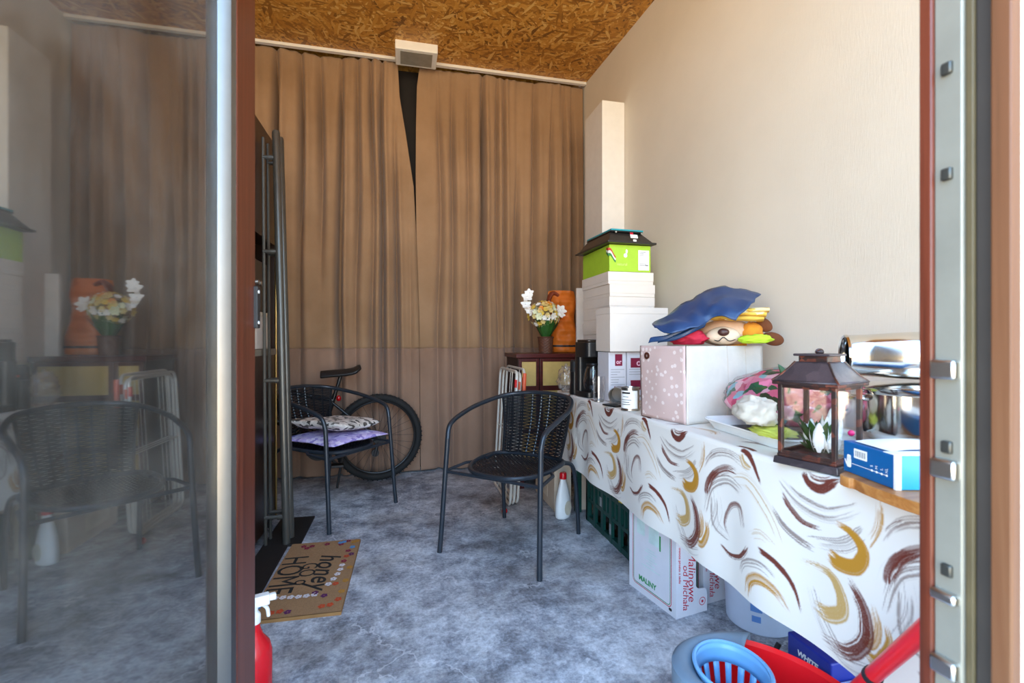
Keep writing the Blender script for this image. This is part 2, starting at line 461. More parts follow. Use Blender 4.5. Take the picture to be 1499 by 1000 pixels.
FL = [(-1.62, .03, .08), (-1.40, .03, .09), (-1.15, .028, .08), (-.93, .03, .10), (-.768, .026, .08), (-.62, .03, .06), (-.477, .024, .12), (-.36, .026, .09), (-.242, .024, .09), (-.154, .022, .08), (-.05, .02, .07), (.04, .02, .05)]
FR = [(.286, .03, .06), (.392, .026, .11), (.52, .03, .045), (.652, .024, .11), (.774, .02, .06), (.832, .018, .05), (.933, .024, .13), (1.09, .03, .04), (1.253, .022, .07), (1.36, .02, .05), (1.43, .02, .06)]
curtain('curtain', lambda z: LX+.02, lerpz([(0, .13), (1.6, .125), (1.95, .10), (2.3, .08), (2.7, .02), (3.0, -.03), (3.26, -.045)]), FL,
        'brown curtain hanging behind the bicycle, its edge pulled aside below the ceiling lamp', 1)
rc = curtain('curtain', lerpz([(0, .135), (1.2, .125), (1.95, .10), (2.4, .095), (2.8, .098), (3.1, .105), (3.26, .125)]), lambda z: WX-.012, FR,
        'brown curtain reaching into the corner behind the flowers and the white pipe box', 4)

# ceiling lamp
t = thing('ceiling_lamp', 'white square ceiling lamp with grey diffuser in front of the curtain gap', 'lamp', (.095, 3.66, CZ-.0105))
h = MB(); h.b2((-.155, -.11, -.075), (.155, .11, -.001)); h.build('housing', M_WHITE, t, smooth=0, bevel=.006)
MB().b2((-.118, -.083, -.0775), (.118, .083, -.0745)).build('diffuser', mat('grey_diffuser', '#8b8579', .35), t, smooth=0)

# ------------------------------------------------------------------ armchairs of black woven plastic
def chair(label, loc, rz):
    t = thing('garden_armchair', label, 'chair', loc, rz, 'black woven garden armchairs')
    r = .0125
    hoop = spline([(-.262, -.245, .56), (-.268, -.215, .628), (-.275, -.10, .668), (-.268, .06, .702), (-.205, .225, .737), (-.09, .283, .752), (0, .293, .755),
                   (.09, .283, .752), (.205, .225, .737), (.268, .06, .702), (.275, -.10, .668), (.268, -.215, .628), (.262, -.245, .56)], 7)
    MB().tube(hoop, r, 12).build('arm_hoop', M_TUBE, t)
    for s in (-1, 1):
        MB().tube([(s*.278, -.29, 0), (s*.274, -.281, .10), (s*.266, -.258, .40), (s*.262, -.245, .562)], r, 12).build('leg', M_TUBE, t)
        MB().tube(spline([(s*.236, .268, 0), (s*.234, .255, .15), (s*.231, .235, .30), (s*.226, .20, .385), (s*.214, .12, .415), (s*.205, .02, .412)], 6), r*.92, 12).build('leg', M_TUBE, t)
    # seat ring with a rounded front
    def outline(a):
        x = .222*math.cos(a); y = .205*math.sin(a)
        if y > 0: 
            return Vector((math.copysign(abs(math.cos(a))**.55, math.cos(a))*.222, math.copysign(abs(math.sin(a))**.55, math.sin(a))*.19, .418))
        return Vector((math.copysign(abs(math.cos(a))**.75, math.cos(a))*.222, y*1.23, .418 - .012*abs(math.sin(a))))
    ring = [outline(2*math.pi*k/56) for k in range(56)]
    fr = MB().tube(ring, .0115, 10, closed=True)
    for s in (-1, 1): fr.tube([(s*.218, -.05, .410), (s*.255, -.10, .408), (s*.268, -.262, .40)], .008, 8)
    fr.tube([(-.262, -.25, .395), (0, -.235, .392), (.262, -.25, .395)], .009, 8)
    fr.build('seat_frame', M_TUBE, t)
    ys = lambda x: ( -.25*math.sqrt(max(0, 1-(x/.222)**2))**.75 if abs(x) < .222 else 0)
    def dish(x, y): return .412 - .016*max(0, 1-(x/.22)**2)*max(0, 1-((y+.02)/.23)**2)
    st = MB()
    nx = 30
    for i in range(nx):
        x = -.205 + .41*i/(nx-1)
        y0 = ys(x); y1 = .18
        pts = [(x, y, dish(x, y) + (.0022 if (i+k) % 2 else -.0022)) for k, y in enumerate(np.linspace(y0, y1, 26))]
        st.tube(pts, .0048, 4, flat=.45, caps=False)
    for jn in range(32):
        y = -.235 + .41*jn/31
        if y < 0: hw = .222*max(0, 1-(abs(y)/.252)**(2/.75*1.0))**.5
        else: hw = .212
        if hw < .03: continue
        pts = [(x, y, dish(x, y) + (.0022 if (jn+k) % 2 else -.0022)) for k, x in enumerate(np.linspace(-hw, hw, 30))]
        st.tube(pts, .0046, 4, flat=.45, caps=False)
    st.build('seat', M_WEAVE, t)
    # woven back
    def bk(u, v):
        w = .178 + .035*v
        x = u*w
        y = .185 + .108*v - (.03 + .05*v)*u*u + .018*math.sin(v*math.pi)
        z = .425 + .322*v - .012*u*u*v
        return Vector((x, y, z))
    ba = MB()
    stakes = [-1, -.78, -.52, -.26, 0, .26, .52, .78, 1]
    for u in stakes:
        ba.tube([bk(u, v) for v in np.linspace(0, 1, 14)], .0062 if abs(u) < 1 else .008, 6)
    nrow = 36
    for k in range(nrow):
        v = .015 + .955*k/(nrow-1)
        pts = []
        for q, u in enumerate(np.linspace(-1, 1, 33)):
            p = bk(u, v)
            p.y += .0055*math.cos(u*math.pi/.26 + (math.pi if k % 2 else 0))
            pts.append(p)
        ba.tube(pts, .0040, 5, caps=False)
    ba.build('backrest', M_WEAVE, t)
    return t
chA = chair('black woven garden armchair standing empty on the concrete by the table end', (.576, 2.384, 0), R(-43))
chB = chair('black woven garden armchair holding folded cushions in front of the bicycle', (-.448, 3.117, 0), R(51.5))

# cushions on the second chair
def cushion(name, w, dpt, h, m, loc, rz, label, seed, fold=0, sag=0):
    def shell(sgn):
        def f(u, v):
            a, b = 2*u-1, 2*v-1
            e = max(0, (1-abs(a)**3.2))**.5 * max(0, (1-abs(b)**3.2))**.5
            z = sgn*h/2*e*(1 + .25*noise.noise(Vector((a*2.2, b*2.2, seed))))
            x = a*w/2*(1 - .05*(1-abs(b))); y = b*dpt/2*(1 - .05*(1-abs(a)))
            z += .008*noise.noise(Vector((a*1.4, b*1.4, seed+4))) - sag*(max(0, a)**2 + max(0, -b)**2*.6) + fold*max(0, -a+.1)**2
            return Vector((x, y, z + h/2))
        return f
    b = MB(); b.grid(shell(1), 40, 40); b.grid(shell(-1), 40, 40)
    o = b.build(name, m, smooth=180, weld=True); o.location = loc; o.rotation_euler = (0, 0, rz)
    return tag(o, label, 'cushion')
cr, sr = math.cos(R(51.5)), math.sin(R(51.5))
def onB(x, y, z): return (-.448 + cr*x - sr*y, 3.117 + sr*x + cr*y, z)
m_lav = m_spots('lavender_print', [(0, '#b7a6dc'), (.35, '#cdbfe6'), (.6, '#8f7fc4'), (.8, '#ddd4ee')], 42)
m_grpat = m_spots('grey_white_print', [(0, '#cfc8c1'), (.42, '#5a5550'), (.58, '#e0d9d2'), (.75, '#3d3a37'), (.9, '#bdb6ae')], 48)
cushion('seat_cushion', .46, .43, .045, m_lav, onB(.0, -.062, .446), R(51.5), 'lavender patterned seat cushion lowest on the armchair by the bicycle', 2, sag=.005)
cushion('seat_cushion', .40, .40, .07, m_grpat, onB(-.005, -.045, .506), R(56), 'grey and white printed cushion lying on top of the lavender one', 5, fold=.03, sag=.004)

# ------------------------------------------------------------------ bicycle behind the chair
def bicycle():
    t = thing('bicycle', 'black mountain bicycle parked against the brown curtain behind the armchair', 'bicycle', (-.184, 3.70, 0), math.atan2(-.16, -.987))
    RW, zc = .300, .326
    def wheel(x, parent_m, rot=None, nm='wheel'):
        w = bpy.data.objects.new(nm, None); COL.objects.link(w); w.parent = t; w.location = (x, 0, zc)
        if rot: w.rotation_euler = rot
        circ = lambda rr, n=64: [(rr*math.cos(2*math.pi*k/n), 0, rr*math.sin(2*math.pi*k/n)) for k in range(n)]
        ty = MB().tube(circ(RW), .0265, 12, closed=True)
        for k in range(60):
            a = 2*math.pi*k/60
            for y in (-.015, .015):
                ty.box((math.cos(a+y*2)*(RW+.0225), y, math.sin(a+y*2)*(RW+.0225)), (.012, .012, .007), Matrix.Rotation(-a, 3, 'Y'))
        ty.build('tyre', M_RUBBER, w)
        MB().tube(circ(RW-.028), .009, 8, closed=True, flat=1.0).build('rim', M_ALU if 0 else mat('black_rim', '#2b2a2a', .35, .5), w)
        st = MB().tube(circ(RW-.0255), .0045, 6, closed=True); st.build('rim_stripe', mat('pale_decal', '#b9ad9a', .4), w)
        sp = MB()
        for k in range(28):
            a = 2*math.pi*k/28; b = a + (.35 if k % 2 else -.35); y = .025 if k % 2 else -.025
            sp.tube([(.022*math.cos(b), y, .022*math.sin(b)), ((RW-.03)*math.cos(a), 0, (RW-.03)*math.sin(a))], .0011, 4, caps=False)
        sp.lathe([(0, -.045), (.012, -.045), (.012, -.03), (.026, -.03), (.026, -.022), (.014, -.02), (.014, .02), (.026, .022), (.026, .03), (.012, .03), (.012, .045), (0, .045)], 16, (0,0,0), Euler((R(90),0,0)).to_matrix().to_4x4())
        sp.build('spoke', M_BLACKM, w)
    wheel(0, t); wheel(1.02, t, (0, 0, R(28)))
    fr = MB()
    BB, ST, HT, HB = (.42, 0, .285), (.31, 0, .665), (.83, 0, .70), (.87, 0, .60)
    fr.tube([BB, ST], .016, 12); fr.tube([(.325, 0, .62), (.60, 0, .685), HT], .017, 12); fr.tube([BB, (.62, 0, .45), HB], .024, 12); fr.tube([(.82, 0, .725), (.88, 0, .575)], .021, 12)
    for s in (-1, 1):
        fr.tube([(0, s*.06, zc), (.18, s*.045, .47), (.325, s*.012, .60)], .009, 8)
        fr.tube([(0, s*.06, zc), (.2, s*.05, .30), (.42, s*.02, .285)], .010, 8)
    fr.build('frame', mat('black_frame_paint', '#17181a', .25, var=.1), t)
    fk = MB()
    for s in (-1, 1): fk.tube([(.885, s*.055, .58), (.95, s*.058, .45), (1.02, s*.055, zc)], [.016, .018, .012], 10)
    fk.tube([(.885, -.058, .58), (.885, .058, .58)], .018, 8); fk.build('fork', M_BLACKM, t)
    MB().tube([(.315, 0, .645), (.268, 0, .805)], .0135, 12).build('seat_post', M_BLACKP, t)
    def sad(u, v):
        x = -.14 + .28*u
        w = .070*(1-u)**.75 + .018
        if u < .1: w *= .55 + 4.5*u
        a = (v-.5)*2
        z = .84 + .018*(1-u*2)**2*(1 if u < .5 else -.2) - (.030+.012*u)*abs(a)**2.2 + .012*math.exp(-((u-.02)/.1)**2)
        return Vector((.27 + x, a*w, z - .012*u))
    sd = MB().grid(sad, 28, 17)
    sd.build('saddle', mat('saddle_cover', '#1d1b1b', .4, var=.1), t, smooth=180, solid=.024, subd=1)
    sr_ = MB()
    for s in (-1, 1): sr_.tube(spline([(.16, s*.02, .815), (.22, s*.022, .805), (.32, s*.022, .803), (.39, s*.008, .825)], 5), .0035, 6)
    sr_.build('saddle_rail', M_ALU, t)
    hb = MB().tube(spline([(.84, -.17, .86), (.87, -.10, .86), (.90, 0, .83), (.95, .10, .86), (.98, .16, .86)], 6), .012, 10); hb.tube([(.815, 0, .74), (.80, 0, .80), (.90, 0, .83)], .014, 10)
    hb.build('handlebar', M_BLACKM, t)
    for p in (((.84, -.17, .86), (.82, -.24, .86)), ((.98, .16, .86), (1.03, .21, .86))): MB().tube(p, .016, 10).build('grip', M_RUBBER, t)
    ck = MB(); ck.lathe([(.02, -.004), (.085, -.004), (.085, .004), (.02, .004)], 32, (.42, .055, .285), Euler((R(90),0,0)).to_matrix().to_4x4())
    ck.build('chainring', M_BLACKM, t); ck = MB(); ck.tube([(.42, -.075, .285), (.42, .08, .285)], .012, 8)
    ck.tube([(.42, .075, .285), (.30, .08, .17)], .011, 8); ck.tube([(.42, -.07, .285), (.54, -.08, .40)], .011, 8); ck.build('crankset', M_BLACKM, t)
    for p in ((.30, .125, .17), (.54, -.115, .40)): MB().box(p, (.09, .07, .02)).build('pedal', M_BLACKP, t, bevel=.004)
    dr = MB(); dr.lathe([(0, -.018), (.045, -.018), (.05, 0), (.045, .018), (0, .018)], 20, (0, .038, zc), Euler((R(90),0,0)).to_matrix().to_4x4())
    dr.tube([(0, .05, zc-.03), (.02, .055, .26), (.035, .055, .20)], .013, 8); dr.lathe([(0, -.006), (.028, -.006), (.028, .006), (0, .006)], 14, (.03, .055, .22), Euler((R(90),0,0)).to_matrix().to_4x4())
    dr.build('derailleur', M_BLACKM, t)
    MB().tube([(.0, .04, zc+.046), (.42, .055, .372)], .004, 6).build('chain', M_STEEL, t)
    MB().tube([(.25, .055, .29), (.30, .15, .015)], .009, 8).build('kickstand', M_BLACKM, t)
    MB().blob((.285, .022, .635), (.017, .014, .022)).build('reflector', mat('red_lens', '#b01018', .2), t)
    return t
bicycle()

# ------------------------------------------------------------------ left side: cabinet, contents, ladder frames
t = thing('tall_cabinet', 'tall dark brown cabinet with an open bay, standing behind the glass door', 'cabinet', (0, 0, 0))
x0, x1, y0, y1 = -1.25, -.72, .72, 2.95
cb = MB(); H_ = 2.18; n0 = 2.45
cb.b2((x0, y0, .04), (x1, n0, H_)); cb.b2((x0, n0, 1.60), (x1, y1, H_)); cb.b2((x0, n0, .04), (x1, y1, .975)); cb.b2((x0, n0, .975), (x0+.02, y1, 1.60)); cb.b2((x0+.02, y1-.02, .975), (x1, y1, 1.60))
cb.build('carcass', M_DARKW, t, smooth=0)
fo = [(x0+.04, y0+.04), (x1-.04, y0+.04), (x0+.04, y1-.04), (x1-.04, y1-.04)]
for a, b in fo: MB().b2((a-.025, b-.025, 0), (a+.025, b+.025, .04)).build('foot', M_BLACKM, t, smooth=0)
MB().b2((x0+.03, n0+.002, .9755), (x1+.010, y1-.022, 1.010)).build('shelf', mat('grey_shelf', '#7d7669', .5), t, smooth=0, bevel=.002)
MB().tube([(x1+.004, y1-.004, .04), (x1+.004, y1-.004, H_)], .005, 8).build('edge_strip', mat('brass_strip', '#b89a5e', .3, 1), t)
t = thing('storage_carton', 'cream carton on the grey shelf of the tall cabinet', 'box', (-.83, 2.69, 1.0105))
MB().b2((-.14, -.16, 0), (.10, .16, .185)).build('body', M_CARD, t, smooth=0, bevel=.003)
MB().b2((-.142, -.162, .172), (.102, .162, .195)).build('lid', mat('cream_lid', '#ddd0b8', .6), t, smooth=0, bevel=.003)
t = thing('tabletop_radio', 'small dark radio with knobs standing on the cream carton in the cabinet', 'radio', (-.83, 2.69, 1.2065))
MB().b2((-.10, -.15, 0), (.095, .15, .27)).build('body', mat('dark_bronze_plastic', '#3b332c', .35), t, bevel=.012, bseg=3)
for k in range(3): MB().lathe([(0, 0), (.013, 0), (.012, .012), (0, .012)], 16, (.095, -.05+.05*k, .15), Euler((0, R(90), 0)).to_matrix().to_4x4()).build('knob', M_ALU, t)

def ladder(loc, label, lean):
    t = thing('tube_frame', label, 'frame', loc, 0, 'grey tube frames leaning at the cabinet')
    Ht = 2.12; w = .098
    MB().tube([(0, 0, .0), (-lean, 0, Ht-.012), (-lean, 0, Ht)], [.019, .019, .015], 14).build('post', M_GREYT, t)
    MB().tube([(-w, 0, 0), (-w-lean*.25, 0, Ht-.04)], .008, 10).build('slim_post', M_GREYT, t)
    for z in (.14, .84, 1.50, 1.98):
        dx = -lean*z/Ht
        r_ = MB().tube([(dx, 0, z), (-w+dx*.25-.004, 0, z)], .0105, 10).build('rung', M_GREYT, t)
        MB().tube([(dx-.038, 0, z), (dx-.012, 0, z)], .0145, 10).build('collar', M_GREYT, r_)
    return t
ladder((-.587, 2.62, 0), 'grey steel tube frame with rungs, the one nearer the doormat', .05)
ladder((-.585, 2.70, 0), 'grey steel tube frame with rungs, tucked behind its twin by the chair', .052)
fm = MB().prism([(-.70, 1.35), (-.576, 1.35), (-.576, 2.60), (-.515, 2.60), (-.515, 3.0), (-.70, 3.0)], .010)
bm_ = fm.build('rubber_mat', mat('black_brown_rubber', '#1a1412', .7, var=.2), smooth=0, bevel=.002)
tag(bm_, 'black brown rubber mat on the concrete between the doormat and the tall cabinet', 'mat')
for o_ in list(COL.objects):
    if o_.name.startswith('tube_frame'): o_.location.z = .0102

# doormat
t = thing('doormat', 'tan coir doormat with black lettering and painted flowers on the concrete', 'doormat', (-.405, 2.245, 0), R(-1.2))
def mf(u, v):
    x = -.155 + .333*u; y = -.335 + .675*v
    return Vector((x, y, .0155 + .0012*noise.noise(Vector((x*60, y*60, 1)))))
tm = NT('coir')
nz = tm.noise(220, 5, .8).outputs[0]; n2 = tm.noise(9, 4, .6).outputs[0]
tm.bsdf(Base_Color=tm.mix(tm.math('MULTIPLY', n2, .6), tm.ramp(nz, [(.3, '#7d593a'), (.7, '#b08a60')]), '#9c7550'), Roughness=.95, Normal=tm.bump(nz, .8, .004))
b = MB(); b.grid(mf, 40, 60)
b.build('pile', tm.m, t, smooth=180)
MB().b2((-.156, -.336, 0), (.179, .341, .0125)).build('backing', mat('coir_edge', '#8a6238', .95), t, smooth=0)
Z = .0174
def mtxt(st, size, x, y, sh=0, bold=0.0, sq=1):
    MB().text(st, size, basis((x, y, Z), (0, -1, 0), (1, 0, 0)) @ Matrix.Diagonal((sq, 1, 1, 1)), sh, bold).build('lettering', M_INKD, t, smooth=0)
mtxt('honey', .135, .058, .014, .3, .0012, .98); mtxt('GO o', .10, -.018, .0, 0, .0002, .85); mtxt('HOME', .155, -.100, .010, 0, 0, .80)
cols = {'orange': '#b8451e', 'wine': '#84243a', 'blue': '#4f86b8', 'white': '#cfc4c4', 'plum': '#5c2350', 'gold': '#b07a2c'}
for cname, spots in {'white': [(.128-.002*k*k, .05-.042*k) for k in range(5)] + [(.055-.03*k, -.195-.004*math.sin(k)) for k in range(6)],
                     'orange': [(.13, -.285), (.10, -.29), (.155, -.25), (-.05, -.295), (-.08, -.30), (.135, .14), (.125, -.12)],
                     'wine': [(-.09, .295), (-.05, .29), (-.07, .27), (.02, .30), (.13, .09), (.135, .20), (.09, .285), (.12, .32)],
                     'blue': [(.085, .305), (.10, .312), (.15, .24), (-.14, -.25)], 'plum': [(.095, -.21), (.055, -.18), (-.02, -.305), (.155, .16)],
                     'gold': [(.163, .31), (.165, .02), (.163, -.1), (.16, -.19), (.15, .30)]}.items():
    for k_, (px_, py_) in enumerate(spots):
        fl = MB()
        for q in range(5):
            a = q*1.257 + px_*9 + k_
            rr = .008
            fl.lathe([(0, 0), (rr*.85, 0)], 7, (rr*math.cos(a), rr*1.2*math.sin(a), .0002*q))
        o_ = fl.build('painted_flower', mat('mat_paint_'+cname, cols[cname], .95, var=.3, nscale=200), t, smooth=0); o_.location = (px_, py_, Z)

# red spray bottle behind the door edge
t = thing('spray_bottle', 'red spray bottle with a white nozzle on the floor beside the door edge', 'bottle', (-.423, 1.49, 0), R(20))
MB().lathe([(0, 0), (.046, 0), (.05, .008), (.05, .15), (.044, .175), (.026, .20), (.018, .225), (.018, .24), (0, .24)], 28).build('body', M_REDP, t)
n = MB(); n.lathe([(.02, .238), (.02, .262), (.013, .268), (.013, .285)], 18); n.box((.005, 0, .298), (.075, .028, .03)); n.box((.05, 0, .30), (.02, .018, .018)); n.build('nozzle', M_WPLAS, t, bevel=.004)
MB().tube(spline([(.022, 0, .285), (.036, 0, .27), (.04, 0, .245)], 4), .005, 6).build('trigger', M_WPLAS, t)

# ------------------------------------------------------------------ table and cloth
TX, TY0, TY1, TZ = .942, .56, 2.80, .74
t = thing('long_table', 'long table along the right-side wall under the patterned cloth', 'table', (0, 0, 0))
t['label'] = 'long table with dark green legs under the swirl patterned cloth'
MB().b2((TX+.008, TY0, TZ-.03), (WX-.01, TY1, TZ)).build('tabletop', M_BAMB, t, smooth=0)
for a, b in ((1.05, TY1-.06), (1.48, TY1-.06), (1.05, TY0+.06), (1.48, TY0+.06)):
    MB().b2((a-.018, b-.018, 0), (a+.018, b+.018, TZ-.03)).build('leg', M_GREENP, t, smooth=0)

STROKES = [
('b',0.6,0.0030,0.0170,[(1.207,.461),(1.235,.503),(1.207,.563),(1.167,.574),(1.148,.518)]),
('b',0.8,0.0060,0.0140,[(1.255,.435),(1.212,.419),(1.159,.437),(1.121,.482)]),
('y',0.5,0.0110,0.0200,[(1.163,.384),(1.142,.426),(1.078,.45),(1.024,.432)]),
('b',0.8,0.0140,0.0060,[(1.086,.493),(1.027,.479),(.98,.444),(.955,.385)]),
('g',0.55,0.0300,0.0210,[(1.125,.341),(1.117,.386),(1.078,.411),(1.027,.403),(.986,.367)]),
('y',0.55,0.0080,0.0180,[(1.043,.625),(1.013,.587),(.973,.566),(.916,.555)]),
('b',0.6,0.0150,0.0090,[(1.017,.666),(.986,.634),(.948,.611),(.896,.614)]),
('g',0.92,0.0070,0.0330,[(.868,.644),(.822,.636),(.794,.608),(.808,.569),(.853,.555),(.885,.568)]),
('g',0.30,0.0200,0.0260,[(.758,.73),(.757,.671),(.787,.611)]),
('t',0.75,0.0090,0.0340,[(.961,.517),(.885,.521),(.853,.494),(.847,.451),(.885,.425),(.93,.429)]),
('b',0.65,0.0180,0.0320,[(.835,.533),(.808,.508),(.789,.475),(.789,.422),(.832,.373),(.907,.363)]),
('b',0.40,0.0110,0.0130,[(.752,.645),(.737,.674),(.713,.696),(.679,.713)]),
('b',0.5,0.0200,0.0180,[(.737,.56),(.735,.592),(.713,.631),(.679,.658)]),
('g',0.55,0.0090,0.0220,[(.741,.485),(.733,.449),(.758,.399),(.789,.4)]),
('y',0.22,0.0300,0.0220,[(1.28,.578),(1.275,.488),(1.212,.462)]),
('t',0.28,0.0200,0.0140,[(1.125,.51),(1.078,.532),(1.027,.517)]),
('y',0.28,0.0180,0.0280,[(.942,.571),(.842,.601),(.789,.654)]),
('b',0.9,0.0120,0.0190,[(.947,.737),(.931,.711),(.893,.709),(.851,.748)]),
('b',0.45,0.010,0.0110,[(.939,.743),(.916,.73),(.886,.735),(.872,.754)]),
('y',0.4,0.0150,0.0200,[(1.328,.656),(1.28,.702),(1.205,.716),(1.116,.688)]),
('b',0.5,0.0190,0.0210,[(1.318,.559),(1.287,.629),(1.229,.667),(1.176,.668)]),
('b',0.9,0.0160,0.0070,[(1.17,.744),(1.126,.727),(1.08,.661)]),
('t',0.6,0.0170,0.0110,[(1.165,.733),(1.148,.702),(1.116,.695)]),
('g',0.35,0.0200,0.0260,[(.93,.80),(.84,.83),(.78,.80)]), ('b',0.6,0.014,0.02,[(1.25,.80),(1.20,.84),(1.13,.85),(1.08,.81)]), ('y',.4,.02,.02,[(1.03,.86),(.98,.80),(1.0,.74)]),
]
STROKES += [('y',.30,.030,.040,[(1.33,.50),(1.30,.60),(1.22,.645),(1.14,.62)]), ('t',.30,.03,.03,[(1.24,.63),(1.14,.66),(1.05,.60),(1.0,.52)]), ('y',.25,.03,.03,[(1.02,.70),(.96,.66),(.88,.655),(.80,.70)]),
 ('y',.25,.025,.03,[(.93,.47),(.90,.40),(.84,.35),(.77,.37)]), ('y',.3,.02,.03,[(.70,.60),(.69,.53),(.72,.46)]), ('g',.5,.012,.03,[(.775,.52),(.762,.47),(.775,.43),(.795,.44)]), ('b',.9,.012,.012,[(1.20,.757),(1.16,.765),(1.12,.755)])]
PER, PT, CELL = .575, .56, .0012
def make_tile():
    nu, nv = int(PER/CELL), int(PT/CELL)
    img = np.empty((nu, nv, 3)); base = np.array(hx('#e4e0d9')[:3]); img[:] = base
    ink = {'b': np.array(hx('#652617')[:3]), 'g': np.array(hx('#b5801c')[:3]), 't': np.array(hx('#bd9a5c')[:3]), 'y': np.array(hx('#8f8079')[:3])}
    rs = np.random.RandomState(3)
    for ci, dens, w0, w1, pts in sorted(STROKES, key=lambda q: q[1]):
        P = np.array([(p.x, p.y) for p in spline([(a, b, 0) for a, b in pts], 30)])
        T = np.gradient(P, axis=0); T /= np.linalg.norm(T, axis=1)[:, None] + 1e-9
        N = np.stack([-T[:, 1], T[:, 0]], 1)
        L = len(P); uu_ = np.linspace(0, 1, L)
        wm = max(w0, w1)
        hw = np.interp(uu_, [0, .5, .85, 1], [w0/2, (w0+w1)/4 + wm*.12, w1/2, w1*.36])*1.22
        nl = max(7, int(wm*1.22/.0021))
        op = np.clip(rs.normal(dens*1.3, .33, nl), 0, 1); op[rs.rand(nl) < (1-dens)*.45] = 0
        if dens > .6: op[nl//3: 2*nl//3+1] = np.maximum(op[nl//3: 2*nl//3+1], .8)
        su = rs.rand(nl)*.35*(1.2-dens) ; eu = 1 - rs.rand(nl)*.35*(1.2-dens)
        lo = P.min(0)-.03; hi = P.max(0)+.03
        iu = np.arange(int(lo[0]/CELL), int(hi[0]/CELL)+1); iv = np.arange(int((lo[1]-.30)/CELL)-1, int((hi[1]-.30)/CELL)+1)
        U, V = np.meshgrid(iu*CELL, iv*CELL + .30, indexing='ij')
        k = np.zeros(U.shape, int); best = np.full(U.shape, 1e9)
        for q in range(L):
            d = (U-P[q, 0])**2 + (V-P[q, 1])**2
            m_ = d < best; best[m_] = d[m_]; k[m_] = q
        dx, dy = U-P[k, 0], V-P[k, 1]
        off = dx*N[k, 0] + dy*N[k, 1]; along = np.abs(dx*T[k, 0] + dy*T[k, 1])
        v = off/hw[k]; u = uu_[k]
        f = np.clip((v+1)/2, 0, .9999)*nl; i0 = f.astype(int); fr = f - i0
        ridge = 1 - np.clip((np.abs(fr-.5)-.30)*4, 0, 1)*(.75 - .6*dens)     # hairline gaps between bristles
        a = op[i0]*ridge*np.clip((u-su[i0])*14, 0, 1)*np.clip((eu[i0]-u)*14, 0, 1)
        a *= np.clip((1-np.abs(v))*6, 0, 1)*np.clip(2.5 - along/CELL, 0, 1)
        a = np.clip(a*1.25, 0, .98)[..., None]
        ix = np.ix_(np.mod(iu, nu), np.mod(iv, nv))
        img[ix] = img[ix]*(1-a) + ink[ci]*a
    return (img + np.roll(img, 1, 0) + np.roll(img, 1, 1) + np.roll(np.roll(img, 1, 0), 1, 1))/4
TILE = make_tile()
def cloth():
    ds = .0023
    nlen = int((TY1+.012-(TY0-.01))/ds); drop = .41; top = WX-.02-TX
    nt = int((drop+top)/ds)
    verts, uv = [], []
    zt = TZ+.0035
    for i in range(nlen+1):
        Y = TY0-.01 + (TY1+.012-TY0+.01)*i/nlen
        sag = .012*math.sin(Y*3.1)
        for jn in range(nt+1):
            w = (drop+top)*jn/nt                       # from the wall edge across the top, over the front edge, down
            if w < top:
                X = WX-.02-w; z = zt + .0012*noise.noise(Vector((X*9, Y*9, 2))); 
            else:
                q = w-top; X = TX; z = zt-q
            # rounded edge
            q = w-top; rr = .012
            if abs(q) < rr:
                a = (q+rr)/(2*rr)*math.pi/2
                X = TX + rr - rr*math.sin(a)*1.0; z = zt - rr + rr*math.cos(a)
            if q > rr:
                k = min(1, (q-rr)/.25)
                X += k*(.010*noise.noise(Vector((Y*3.3, z*.8, 4))) + .007*math.sin(Y*17+1.5*math.sin(Y*5)) - .004) - .001
                z += (q/drop)*(.010*noise.noise(Vector((Y*2.1, 3, 8))))
            verts.append((X, Y, z)); uv.append((Y, zt-q))
    nf = len(verts)
    faces = []
    m = nt+1
    for i in range(nlen):
        for jn in range(nt):
            faces.append((i*m+jn, i*m+jn+1, (i+1)*m+jn+1, (i+1)*m+jn))
    # far end drop
    ne = int(drop/ds)
    YE = TY1+.012
    prev = [nlen*m + jn for jn in range(int(top/ds/1)+1)]
    ncol = len(prev)
    for r_ in range(1, ne+1):
        q = drop*r_/ne
        row = []
        for c_ in range(ncol):
            X = verts[prev[0]][0] if 0 else WX-.02 - (WX-.02-TX)*c_/(ncol-1)
            k = min(1, q/.2)
            Yy = YE + k*(.012*math.sin(X*19) + .008) 
            row.append(len(verts)); verts.append((X, Yy, zt-q)); uv.append((YE+q, zt + (X-TX)))
        for c_ in range(ncol-1): faces.append((prev[c_], row[c_], row[c_+1], prev[c_+1]))
        prev = row
    me = bpy.data.meshes.new('tablecloth'); me.from_pydata(verts, [], faces); me.update()
    U = np.array(uv); nu, nv = TILE.shape[:2]
    c = TILE[np.mod((U[:, 0]/CELL).astype(int), nu), np.mod(((U[:, 1]-.30)/CELL).astype(int), nv)]
    at = me.color_attributes.new('print', 'FLOAT_COLOR', 'POINT')
    at.data.foreach_set('color', np.concatenate([c, np.ones((len(c), 1))], 1).astype(np.float32).ravel())
    me.polygons.foreach_set('use_smooth', [True]*len(me.polygons))
    me.materials.append(m_attr('printed_cloth'))
    o = bpy.data.objects.new('tablecloth', me); COL.objects.link(o)
    return tag(o, 'cream tablecloth printed with brown and gold brush swirls, draped over the long table', 'tablecloth')
cloth()
TT = TZ+.0052      # resting height on the cloth

